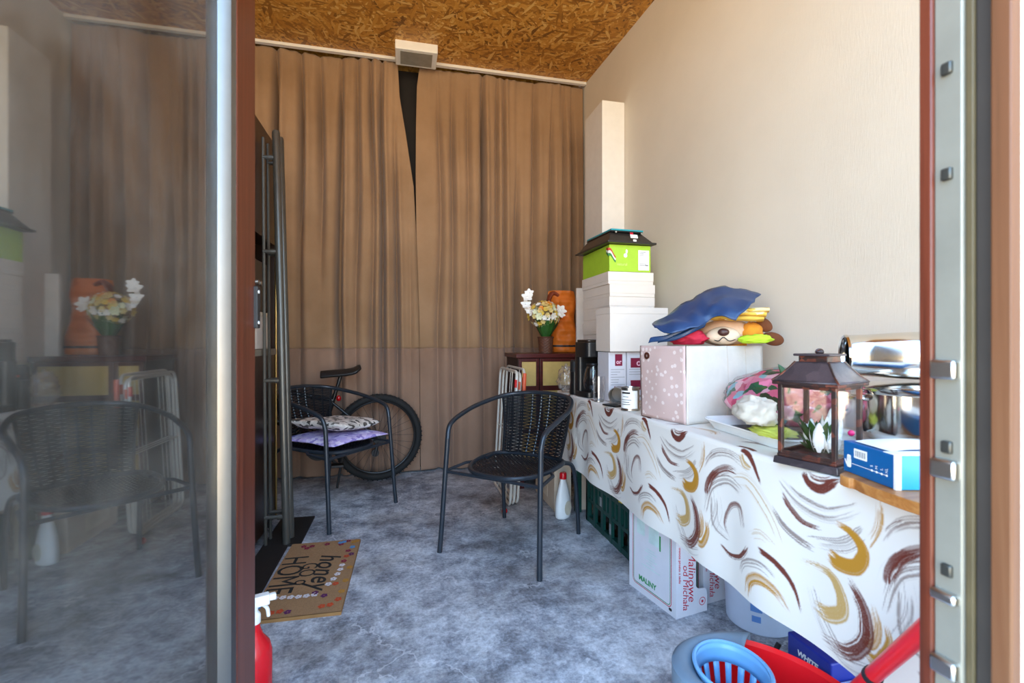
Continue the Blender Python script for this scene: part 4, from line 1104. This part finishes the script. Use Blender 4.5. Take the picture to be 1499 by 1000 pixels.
# ------------------------------------------------------------------ lantern
t = thing('lantern', 'copper edged dark metal lantern with glass sides on the table', 'lantern', (1.003, .962, TT), R(18.6))
M_CU = m_spots('aged_copper', [(0, '#241b1d'), (.52, '#38241f'), (.72, '#5d2e22'), (1, '#8a4a34')], 45, .4, detail=1)
M_DKM = m_spots('aged_iron', [(0, '#2a2428'), (.5, '#3a3236'), (1, '#54474a')], 30, .4, detail=1)
MB().box((0, 0, .009), (.150, .150, .018), taper=.97).build('base', M_DKM, t, smooth=0, bevel=.003)
MB().box((0, 0, .022), (.135, .135, .008)).build('plinth', M_CU, t, smooth=0, bevel=.002)
hw = .061
for sx in (-1, 1):
    for sy in (-1, 1): MB().b2((sx*hw-.0055, sy*hw-.0055, .026), (sx*hw+.0055, sy*hw+.0055, .198)).build('post', M_CU, t, smooth=0, bevel=.0015)
for ax in (0, 1):
    for s_ in (-1, 1):
        rl = MB()
        for z in (.030, .194):
            c = [0, 0, z]; c[ax] = s_*hw; dd = [.008, .008, .008]; dd[1-ax] = 2*hw-.012; rl.box(c, dd)
        c = [0, 0, .112]; c[ax] = s_*hw
        dd = [.0015, .0015, .156]; dd[1-ax] = 2*hw-.010
        rl.build('cross_rail', M_CU, t, smooth=0)
        MB().box(c, dd).build('pane', M_GLASSC, t, smooth=0)
MB().box((0, 0, .202), (.152, .152, .008)).build('eave', M_CU, t, smooth=0, bevel=.002)
rf = MB()
prf = [(.076, .206), (.060, .222), (.047, .240), (.038, .254)]
for q in range(4):
    a = R(90*q)
    rf.grid(lambda u, v, a=a: Vector(((lambda r_, z_: (lambda x, y: (x*math.cos(a)-y*math.sin(a), x*math.sin(a)+y*math.cos(a), z_))(r_, r_*(2*u-1)))(float(np.interp(v, [0, .33, .66, 1], [p[0] for p in prf])), float(np.interp(v, [0, .33, .66, 1], [p[1] for p in prf]))))), 2, 13)
rf.build('roof', M_DKM, t, smooth=20, weld=True, solid=.003)
for q in range(4):
    a = R(45+90*q); MB().tube([(math.cos(a)*r_*1.414, math.sin(a)*r_*1.414, z_+.001) for r_, z_ in prf], .0028, 6).build('roof_rib', M_CU, t)
MB().box((0, 0, .261), (.066, .066, .016)).build('chimney', M_CU, t, smooth=0, bevel=.001)
MB().box((0, 0, .272), (.084, .084, .006)).build('cap', M_DKM, t, smooth=0, bevel=.002)
MB().blob((0, 0, .279), (.010, .010, .007), 14).build('finial', M_CU, t)
MB().tube([(.016*math.cos(k*.4), .0, .279+.006*0+.016*math.sin(k*.4)*.25+.003) for k in range(16)], .0018, 6, closed=True).build('ring', M_DKM, t)
t = thing('artificial_lotus', 'white artificial flower buds with green leaves inside the lantern', 'artificial flowers', (1.003, .962, TT+.027), R(18.6))
for k, (x, y, hh, r_) in enumerate(((.012, -.022, .118, .016), (.030, -.012, .100, .014), (-.028, -.012, .082, .014), (.010, .024, .085, .013), (-.012, -.034, .05, .012))):
    MB().lathe([(0, .018), (r_*.8, .02), (r_, .035), (r_*.85, hh*.7), (r_*.35, hh*.92), (0, hh)], 14, (x, y, 0)).build('bud', mat('petal_white', '#f4f1ec', .55), t)
    for q in range(4):
        a = q*1.57 + k
        def pf(u, v, a=a, r_=r_, hh=hh, x=x, y=y):
            rr = r_*(.7 + .75*math.sin(v*2.2)); b_ = a + (u-.5)*1.2*math.sin(math.pi*(.2+.75*v))
            return Vector((x + rr*math.cos(b_), y + rr*math.sin(b_), .010 + hh*.72*v))
        MB().grid(pf, 5, 7).build('petal', mat('petal_white', '#f4f1ec', .55), t, smooth=180)
lv = MB()
for k in range(54):
    a = k*2.4; L = .034 + .019*rnd.random()
    tip = Vector((math.cos(a)*L, math.sin(a)*L, .006 + .085*rnd.random())); s_ = Vector((-math.sin(a), math.cos(a), 0))
    lv.grid(lambda u, v, tip=tip, s_=s_: tip*v + s_*(u-.5)*2*.015*math.sin(math.pi*(.1+.9*v)) + Vector((0, 0, .004)), 3, 6)
lv.build('leaves', M_LEAF, t, smooth=180)

# ------------------------------------------------------------------ pots behind the blue box
t = thing('plastic_tub', 'shallow white plastic tub under the steel pot', 'tub', (1.275, .95, TT))
MB().lathe([(0, 0), (.10, 0), (.112, .04), (.117, .042), (.117, .050), (0, .050)], 40).build('body', M_WPLAS, t)
t = thing('steel_pot', 'round stainless steel pot beside the lantern', 'pot', (1.275, .95, TT+.0505))
MB().lathe([(0, 0), (.088, 0), (.100, .010), (.106, .030), (.107, .120), (.113, .128), (.115, .136), (.108, .137), (.104, .126), (.103, .03), (.09, .008), (0, .006)], 56).build('pot_body', M_CHROME, t)
for a in (R(150), R(-30)):
    MB().tube(spline([(.105*math.cos(a-.25), .105*math.sin(a-.25), .105), (.135*math.cos(a-.15), .135*math.sin(a-.15), .107), (.135*math.cos(a+.15), .135*math.sin(a+.15), .107), (.105*math.cos(a+.25), .105*math.sin(a+.25), .105)], 6), .005, 8).build('handle', M_CHROME, t)
MB().lathe([(0, .156), (.06, .152), (.106, .144), (.116, .1385), (.117, .1375), (.0, .1375)], 56).build('pot_lid', M_CHROME, t)
t = thing('saucepan', 'steel saucepan lying on its side on the pot lid, its mouth facing the wrapped pillow', 'saucepan', (1.128, 1.002, TT+.0505+.157+.0615), rot=(R(90), 0, R(55)))
MB().lathe([(.047, -.003), (.052, -.005), (.054, .0), (.052, .004), (.054, .05), (.058, .10), (.0605, .16), (.054, .195), (.045, .205), (0, .206), (0, .200), (.044, .199), (.055, .16), (.050, .06), (.048, .01)], 48).build('pan_body', M_CHROME, t)

t = thing('cutting_board', 'bamboo cutting board jutting over the table edge under the blue box', 'cutting board', (0, 0, TT))
ol = [(.905, .565), (.884, .60), (.879, .66), (.884, .71), (.895, .760), (.905, .785), (.900, .793), (.903, .812), (.915, .824), (.96, .832), (1.13, .800), (1.145, .70), (1.135, .565)]
MB().prism([(p.x, p.y) for p in spline([(a, b_, 0) for a, b_ in ol], 3, True)], .022).build('board', m_wood('bamboo_board', '#8f5527', '#b5763b', '#d29a5a', 'X', .4, grain=14), t, smooth=0, bevel=.0015)
tag(t, None)
t = thing('glove_box', 'blue carton of disposable gloves lying on the cutting board', 'box', (.910, .705, TT+.0225), R(-12.7))
bl, bwid, bhh = .140, .235, .066
MB().b2((0, 0, 0), (bwid, bl, bhh)).build('body', mat('glove_box_blue', '#0f5f9e', .4, var=.05), t, smooth=0, bevel=.002)
MB().b2((.001, -.0012, .001), (bwid-.002, 0, bhh-.001)).build('front_panel', mat('glove_box_cyan', '#1aa3d8', .4, var=.05), t, smooth=0)
b = MB(); b.b2((-.001, -.0014, 0), (.010, .004, bhh)); b.b2((.0, .0, bhh-.0005), (bwid, .03, bhh+.0012)); b.grid(lambda u, v: Vector((.01+.20*u, .02+.10*v + .02*math.sin(u*5), bhh+.002+.010*math.sin(math.pi*v)*math.sin(math.pi*u))), 16, 10); b.build('white_flap', M_INKW, t, smooth=0)
Lf = lambda u_, v_: basis((-.0012, u_, v_), (0, -1, 0), (0, 0, 1))
st_ = MB().prism(rrect(.036, .020, .001), .0006, Lf(.088, .046)); st_ = st_.build('barcode_sticker', M_INKW, t, smooth=0)
b = MB()
for q in range(13): b.b2((-.0024, .074+q*.0022, .040), (-.0019, .074+q*.0022+(.0005 if q % 3 else .0013), .052))
b.build('barcode_print', M_INKGY, st_, smooth=0)
b = MB(); Mh = Lf(.121, .022)
b.prism(rrect(.013, .020, .004), .0005, Mh); b.prism(rrect(.011, .010, .003, 4, 0, .012), .0005, Mh); b.prism([(-.006, -.002), (-.011, .006), (-.013, .005), (-.008, -.006)], .0005, Mh)
b.build('hand_emblem_print', M_INKW, t, smooth=0)
b = MB(); b.b2((-.0017, .022, .0215), (-.0012, .112, .0225))
for q in range(4): b.prism(rrect(.005, .004, .0015), .0006, Lf(.057-.0125*q, .022)); 
b.build('line_print', M_INKW, t, smooth=0)
b = MB()
for q, s_ in enumerate(('S', 'M', 'L', 'XL')): b.text(s_, .009, basis((-.0018, .057-.0125*q, .031), (0, 0, 1), (0, 1, 0)))
b.build('lettering', M_INKW, t, smooth=0)
b = MB(); b.b2((.055, -.0018, .010), (bwid-.02, -.0012, .024)); b.b2((.055, -.0018, .050), (bwid-.02, -.0012, .053)); b.build('panel_print', M_INKW, t, smooth=0)
tag(MB().blob((.992, .868, TT+.010+.0865), (.007, .007, .007), 14).build('pink_bead', mat('magenta', '#c21462', .35), smooth=180), 'tiny magenta bead on the blue glove carton beside the lantern', 'bead')

# ------------------------------------------------------------------ under the table
t = thing('bottle_crate', 'dark green plastic bottle crate under the table', 'crate', (1.05, 2.045, 0))
cw, cl, ch = .33, .56, .265
def wall(fix, axis):
    b = MB()
    def bar(a0, a1, z0, z1, th=.012):
        if axis == 'y': b.b2((fix-th/2, a0, z0), (fix+th/2, a1, z1))
        else: b.b2((a0, fix-th/2, z0), (a1, fix+th/2, z1))
    L_ = cl if axis == 'y' else cw
    bar(0, L_, .225, ch); bar(0, L_, 0, .03); bar(0, L_, .12, .14)
    n_ = 5 if axis == 'y' else 3
    for q in range(n_+1):
        a = q*(L_-.03)/n_; bar(a, a+.03, 0, ch, .016)
    for q in range(n_):
        a = (q+.5)*(L_-.03)/n_+.008; bar(a, a+.014, .14, .225); 
    b.build('crate_side', M_GREENP, t, smooth=0)
wall(.008, 'y'); wall(cw-.008, 'y'); wall(.008, 'x'); wall(cl-.008, 'x')
MB().b2((.008, .008, .0), (cw-.008, cl-.008, .012)).build('crate_floor', M_GREENP, t, smooth=0)
k_ = 0
for q in range(5):
    for r_ in range(2):
        y = .075+q*.102; x = .075+r_*.12; dark = q % 3
        o = thing('glass_bottle', None, 'bottle', (1.05+x, 2.045+y, .0125), 0, 'bottles in the green crate')
        o['label'] = '%s bottle in the green crate, %s row from the fruit cartons, %s side' % ('yellow' if q == 0 else 'dark', ('first', 'second', 'third', 'fourth', 'fifth')[q], ('aisle', 'wall')[r_])
        m = M_YELP if q == 0 else mat('brown_bottle', '#1d130c', .15)
        MB().lathe([(0, 0), (.034, 0), (.036, .006), (.036, .13), (.030, .16), (.014, .19), (.0135, .232), (0, .232)], 20).build('bottle_body', m, o)
        MB().lathe([(.0142, .221), (.0155, .221), (.0155, .236), (0, .2365)], 16).build('bottle_cap', M_YELP if q == 0 else M_ALU, o)
MB().b2((-.0018, .215, .045), (-.0012, .235, .10)).build('label', M_INKGY, t, smooth=0); MB().b2((-.0018, .33, .15), (-.0012, .36, .2)).build('label', M_INKGY, t, smooth=0)
o = crumple(31, (.055, .10, .030), .4, 2.5).build('plastic_bag', M_FILM, smooth=180); o.location = (1.10, 2.17, .265+.026); tag(o, 'clear plastic bag lying on the green crate below the cloth hem', 'bag')
o = crumple(33, (.028, .045, .014), .3, 2.5).build('yellow_packet', M_YELP, smooth=180); o.location = (1.045, 2.10, .278); tag(o, 'yellow packet peeking out under the cloth hem on the green crate', 'packet')

def fruit_box(loc, rz, label, first):
    t = thing('fruit_carton', label, 'box', loc, rz, 'red lettered fruit cartons under the table')
    W, Dp, Hh = .155, .283, .40
    prof = [(.006, 0), (W, 0), (W, .078), (W-.012, .090), (.108, .094), (.098, .106), (.098, .294), (.108, .306), (W-.012, .310), (W, .322), (W, Hh), (.006, Hh)]
    for y in (.004, Dp):
        MB().prism(prof, .004, basis((0, y, 0), (1, 0, 0), (0, 0, 1))).build('end_wall', M_CARDP, t, smooth=0)
    b = MB(); b.b2((0, 0, 0), (.006, Dp, Hh)); b.build('base_panel', M_CARDP, t, smooth=0)
    b = MB(); b.b2((.006, .004, 0), (.125, Dp-.004, .005)); b.b2((.006, .004, Hh-.005), (.125, Dp-.004, Hh)); b.build('side_wall', M_CARDP, t, smooth=0)
    # printing on the long base panel: coloured border, windows, small lines
    fx = -.0006
    Fm = lambda y, z: basis((fx, y, z), (0, -1, 0), (0, 0, 1))
    def ring(w_, h_, r_, th):
        b = MB(); A = rrect(w_, h_, r_, 6); B = rrect(w_-2*th, h_-2*th, max(.002, r_-th), 6); M_ = Fm(Dp/2, .20)
        va = [b.bm.verts.new(M_ @ Vector((x, y, 0))) for x, y in A]; vb = [b.bm.verts.new(M_ @ Vector((x, y, 0))) for x, y in B]
        for i in range(len(A)): b.face([va[i], va[(i+1) % len(A)], vb[(i+1) % len(A)], vb[i]])
        return b
    ring(.235, .345, .02, .003).build('border_print', M_INKR, t, smooth=0); ring(.223, .333, .016, .003).build('border_print', M_INKG, t, smooth=0)
    b = MB()
    for y, z, w_, h_ in ((.205, .275, .05, .06), (.125, .265, .06, .07)): b.prism(rrect(w_, h_, .002), .0004, Fm(y, z))
    for q in range(7): b.prism(rrect(.05+.03*math.sin(q*2.1), .004, .001), .0004, Fm(.145, .20-q*.010))
    b.prism(rrect(.11, .004, .001), .0004, Fm(.145, .125)); b.build('panel_print', M_INKTEAL, t, smooth=0)
    b = MB(); b.text('MALINY', .030, Fm(.165, .062), 0, .0012); b.prism(rrect(.008, .06, .001), .0004, Fm(.088, .25)); b.build('lettering', M_INKG, t, smooth=0)
    MB().prism(rrect(.016, .011, .004), .0005, Fm(.03, .022)).build('hand_hole', M_INKD, t, smooth=0)
    # red lettering running down the end wall
    En = lambda x, z: basis((x, -.0006, z), (0, 0, -1), (1, 0, 0))
    b = MB(); b.text('Malinowe', .050, En(.076, .150), .3, 0); b.text('od Michała', .040, En(.046, .112), .3, 0)
    b.text('owoce prosto z sadu', .016, En(.018, .20), .1, .0003)
    b.build('lettering', M_INKR, t, smooth=0)
    b = MB(); Mr = En(.130, .042)
    va = [b.bm.verts.new(Mr @ Vector((.016*math.cos(k*.2618), .016*math.sin(k*.2618), 0))) for k in range(24)]; vb = [b.bm.verts.new(Mr @ Vector((.0135*math.cos(k*.2618), .0135*math.sin(k*.2618), 0))) for k in range(24)]
    for i in range(24): b.face([va[i], va[(i+1) % 24], vb[(i+1) % 24], vb[i]])
    b.prism(rrect(.010, .010, .003), .0003, Mr); b.build('round_emblem_print', M_INKR, t, smooth=0)
    return t
fruit_box((1.003, 1.590, 0), R(10.2), 'white fruit carton with red lettering, standing on end at the aisle beside the green crate', True)
fruit_box((1.163, 1.652, 0), R(10.2), 'white fruit carton with red lettering, half hidden between its twin and the white bucket', False)
t = thing('plastic_bucket', 'pale white plastic bucket with a blue sticker under the table', 'bucket', (1.312, 1.520, 0), R(0))
MB().lathe([(0, 0), (.112, 0), (.116, .004), (.128, .235), (.133, .24), (.133, .255), (.124, .255), (.113, .01), (0, .008)], 48).build('bucket_body', mat('milky_plastic', '#c4cfe2', .35, var=.03), t)
MB().lathe([(0, .262), (.12, .262), (.136, .256), (.136, .246), (.1335, .246)], 48).build('lid', M_WPLAS, t)
cyl = lambda a, z, r_=.119: Vector((r_*math.cos(R(a)), r_*math.sin(R(a)), z))
b = MB(); b.grid(lambda u, v: cyl(215+18*u, .085+.045*v, .1225), 8, 3); b.grid(lambda u, v: cyl(217+14*u, .048+.022*v, .1205), 8, 3); b.build('sticker', mat('sticker_blue', '#5b86c4', .5), t, smooth=0)
b = MB(); b.tube([cyl(250+11*math.cos(k*.35), .105+.028*math.sin(k*.35), .1235) for k in range(18)], .002, 5, closed=True); b.build('ring_print', M_YELP, t)
o = crumple(41, (.060, .06, .075), .2, 2).build('net_bag', M_REDP2, smooth=180); o.location = (1.37, 1.75, .062); tag(o, 'red bag on the floor between the fruit cartons and the white bucket', 'bag')

t = thing('detergent_pack', 'blue and teal detergent pack on the floor behind the mop bucket', 'pack', (1.02, .72, 0))
MB().b2((0, 0, 0), (.24, .36, .15)).build('pack_body', mat('teal_pack', '#2d7488', .4, var=.06), t, smooth=0, bevel=.004)
MB().b2((0, .225, .1502), (.24, .36, .26)).build('blue_part', mat('royal_pack', '#1d2c86', .4, var=.06), t, smooth=0, bevel=.004)
MB().b2((0, 0, .1502), (.24, .223, .215)).build('pale_part', mat('lilac_pack', '#b9bfe0', .4), t, smooth=0, bevel=.004)
b = MB(); b.text('WHITE', .02, basis((-.001, .295, .225), (0, -1, 0), (0, 0, 1)), .2, .001); b.build('lettering', M_INKW, t, smooth=0)
tag(MB().tube(spline([(1.02, 1.15, .008), (1.00, 1.135, .06), (.995, 1.125, .13), (1.03, 1.12, .2)], 6), .007, 8).build('black_cable', M_BLACKM), 'thick black cable end beside the detergent pack', 'cable')
t = thing('cardboard_box', 'plain beige cardboard box on the floor under the far end of the table', 'box', (0, 0, 0))
MB().b2((.905, 2.762, 0), (1.015, 3.185, .315)).build('body', M_KRAFT, t, smooth=0, bevel=.003)
MB().b2((.9035, 2.9, .05), (.9045, 3.1, .20)).build('tape', mat('pale_tape', '#d8c8b0', .4), t, smooth=0)
t = thing('cleaner_bottle', 'white cleaner bottle with a red cap on the floor by the table end', 'bottle', (.928, 2.665, 0), R(30))
def jug(u, v):
    a = u*2*math.pi
    prof = [(0, .0), (.047, 0), (.052, .008), (.052, .08), (.045, .13), (.034, .175), (.024, .205), (.019, .222), (.018, .24), (0, .24)]
    r_, z = prof[round(v*9)]
    return Vector((r_*math.cos(a)*1.12, r_*math.sin(a)*.72, z))
MB().grid(jug, 32, 10, cu=True).build('body', M_WPLAS, t, subd=1, weld=True, smooth=180)
MB().lathe([(0, .232), (.021, .232), (.021, .262), (.018, .268), (0, .268)], 20).build('cap', M_REDP, t)
b = MB(); b.prism([(.030*math.cos(k*.5236), .042*math.sin(k*.5236)) for k in range(12)], .0015, basis((0, -.0385, .066), (1, 0, 0), (0, 0, 1))); b.build('label', mat('cream_label', '#cfc4ae', .6), t, smooth=0)
tag(MB().b2((1.078, 2.755, 0), (1.118, 2.775, .325)).build('pale_plank', M_KRAFT, smooth=0, bevel=.002), 'short pale plank standing by the green table leg', 'plank')
tag(MB().blob((.60, 2.80, .018), (.018, .016, .018), 14).build('red_knob', M_REDP, smooth=180), 'small red plastic knob on the floor behind the empty armchair', 'knob')

# ------------------------------------------------------------------ mop bucket and mop
t = thing('mop_bucket', 'red oval mop bucket with a blue grey wringer in the doorway corner', 'bucket', (.815, .93, 0), R(-18))
A, Bv = .190, .138
def rim(a): return .262 + .012*math.cos(a-2.0)**2 - .022*max(0, math.cos(a))
def bk2(u, v):
    a = u*2*math.pi
    k, zf, ext = [(0, .004, 0), (.72, .004, 0), (.78, .02, 0), (.93, .8, 0), (.98, .97, 0), (1.05, 1.0, 0), (1.055, .97, 0), (1.0, .93, 0), (.95, .75, 0), (.78, .0, 0), (0, 0, 0)][round(v*10)]
    return Vector((A*k*math.cos(a), Bv*k*math.sin(a), (rim(a) if zf > .5 else .27)*zf))
MB().grid(bk2, 64, 11, cu=True).build('bucket_body', M_REDP2, t, smooth=40, weld=True)
# wringer: grey rim plate over one end with a slotted basket
ws = MB()
def plate(u, v):
    a = R(82 + 196*u); inner = Vector((-.075, 0)) ; o_ = Vector((A*1.075*math.cos(a), Bv*1.09*math.sin(a)))
    c_ = Vector((-.072 + .082*math.cos(R(50 + 260*u)), .098*math.sin(R(50 + 260*u))))
    p = o_.lerp(c_, v); return Vector((p.x, p.y, .283 + .012*math.sin(v*math.pi) - .01*v))
ws.grid(plate, 48, 8)
ws.grid(lambda u, v: Vector((A*1.075*math.cos(R(82+196*u)), Bv*1.09*math.sin(R(82+196*u)), .283-.05*v)), 48, 4)
ws.build('wringer_rim', M_GREYP, t, smooth=60, solid=.004, weld=True)
bs = MB()
cxw, rx, ry = -.072, .080, .096
el = lambda a, k, z: Vector((cxw + rx*k*math.cos(a), ry*k*math.sin(a), z))
for z0, z1, k0, k1 in ((.245, .288, .93, 1.0), (.165, .195, .72, .80)):
    bs.grid(lambda u, v, z0=z0, z1=z1, k0=k0, k1=k1: el(u*2*math.pi, k0+(k1-k0)*v, z0+(z1-z0)*v), 48, 4, cu=True)
for q in range(16):
    a0 = q*2*math.pi/16
    bs.grid(lambda u, v, a0=a0: el(a0 + u*.19, .80+.13*v, .195+.05*v), 3, 4)
bs.grid(lambda u, v: el(u*2*math.pi, .72*v, .165), 48, 4, cu=True)
bs.build('wringer_basket', M_BLUEP, t, smooth=60, solid=.004)
MB().tube([el(k*.1309, 1.02, .289) for k in range(48)], .005, 6, closed=True).build('basket_lip', M_BLUEP, t)
for s_ in (-1, 1): MB().tube([(.02, s_*Bv*1.06, .26), (.02, s_*Bv*1.16, .255)], .012, 10).build('handle_pivot', M_GREYP, t)
t = thing('mop', 'red mop handle standing in the bucket and leaning towards the doorway', 'mop', (0, 0, 0))
q0 = Vector((.84, .705, .417)); q1 = Vector((.76, .555, .605)); dm = (q1-q0).normalized()
P0 = q0 - dm*(.265/dm.z); Pe = q0 + dm*((.705-.475)/-dm.y)
MB().tube([P0, q0, Pe], [.0125, .0135, .0135], 16).build('handle', M_REDP2, t)
dv = (Pe-q0).normalized()
MB().tube([q0+dv*.030, q0+dv*.044], .0155, 16).build('ring', M_BLACKM, t)
MB().tube([P0, P0+dv*.12], [.02, .014], 14).build('socket', M_REDP2, t)
st_ = MB()
for k in range(26):
    a = k*.2417; st_.tube(spline([P0, P0+Vector((.02*math.cos(a)-.02, .02*math.sin(a), -.03)), P0+Vector((.035*math.cos(a)-.05, .03*math.sin(a)+.0, -.10))], 3), .004, 5)
st_.build('mop_strands', mat('mop_cotton', '#d9d5cc', .95), t)
# ------------------------------------------------------------------ light, world, camera
w = bpy.data.worlds.new('world'); SC.world = w; w.use_nodes = True
nt = w.node_tree; nt.nodes.clear()
out = nt.nodes.new('ShaderNodeOutputWorld'); bg = nt.nodes.new('ShaderNodeBackground'); bg.inputs[1].default_value = 6.0
tc = nt.nodes.new('ShaderNodeTexCoord'); sp = nt.nodes.new('ShaderNodeSeparateXYZ'); mr = nt.nodes.new('ShaderNodeMapRange')
mr.inputs[1].default_value = -1; mr.inputs[2].default_value = 1
cr = nt.nodes.new('ShaderNodeValToRGB'); el = cr.color_ramp.elements
while len(el) < 5: el.new(.5)
for e, (p, c) in zip(el, [(0, (.82, .66, .44, 1)), (.47, (.95, .78, .54, 1)), (.52, (.85, .93, 1.0, 1)), (.65, (.46, .71, 1.0, 1)), (1, (.28, .55, .98, 1))]):
    e.position = p; e.color = c
nt.links.new(tc.outputs['Generated'], sp.inputs[0]); nt.links.new(sp.outputs[2], mr.inputs[0]); nt.links.new(mr.outputs[0], cr.inputs[0]); nt.links.new(cr.outputs[0], bg.inputs[0]); nt.links.new(bg.outputs[0], out.inputs[0])
def portal(x0, x1, z0, z1):
    l = bpy.data.lights.new('daylight_portal', 'AREA'); l.shape = 'RECTANGLE'; l.size = x1-x0; l.size_y = z1-z0; l.cycles.is_portal = True
    o = bpy.data.objects.new('daylight_portal', l); COL.objects.link(o); o.location = ((x0+x1)/2, FY-.1, (z0+z1)/2); o.rotation_euler = (R(90), 0, 0)
portal(-.40, .60, 0, 2.95); portal(.92, WX, .12, 2.95); portal(LX, -.47, .12, 2.95)

cam = bpy.data.cameras.new('camera'); co = bpy.data.objects.new('camera', cam); COL.objects.link(co)
co.location = (0, 0, 1.05); co.rotation_euler = (R(90), 0, R(-13))
cam.sensor_width = 36; cam.lens = 688/1499*36; cam.clip_start = .02; cam.clip_end = 100
cam.dof.use_dof = True; cam.dof.focus_distance = 2.4; cam.dof.aperture_fstop = 4.5
SC.camera = co
vs = SC.view_settings; vs.view_transform = 'Standard'; vs.look = 'None'; vs.exposure = .92; vs.gamma = 1; vs.use_curve_mapping = False
SC.cycles.use_denoising = True; SC.cycles.max_bounces = 10; SC.cycles.diffuse_bounces = 6; SC.cycles.transparent_max_bounces = 16; SC.cycles.sample_clamp_indirect = 6
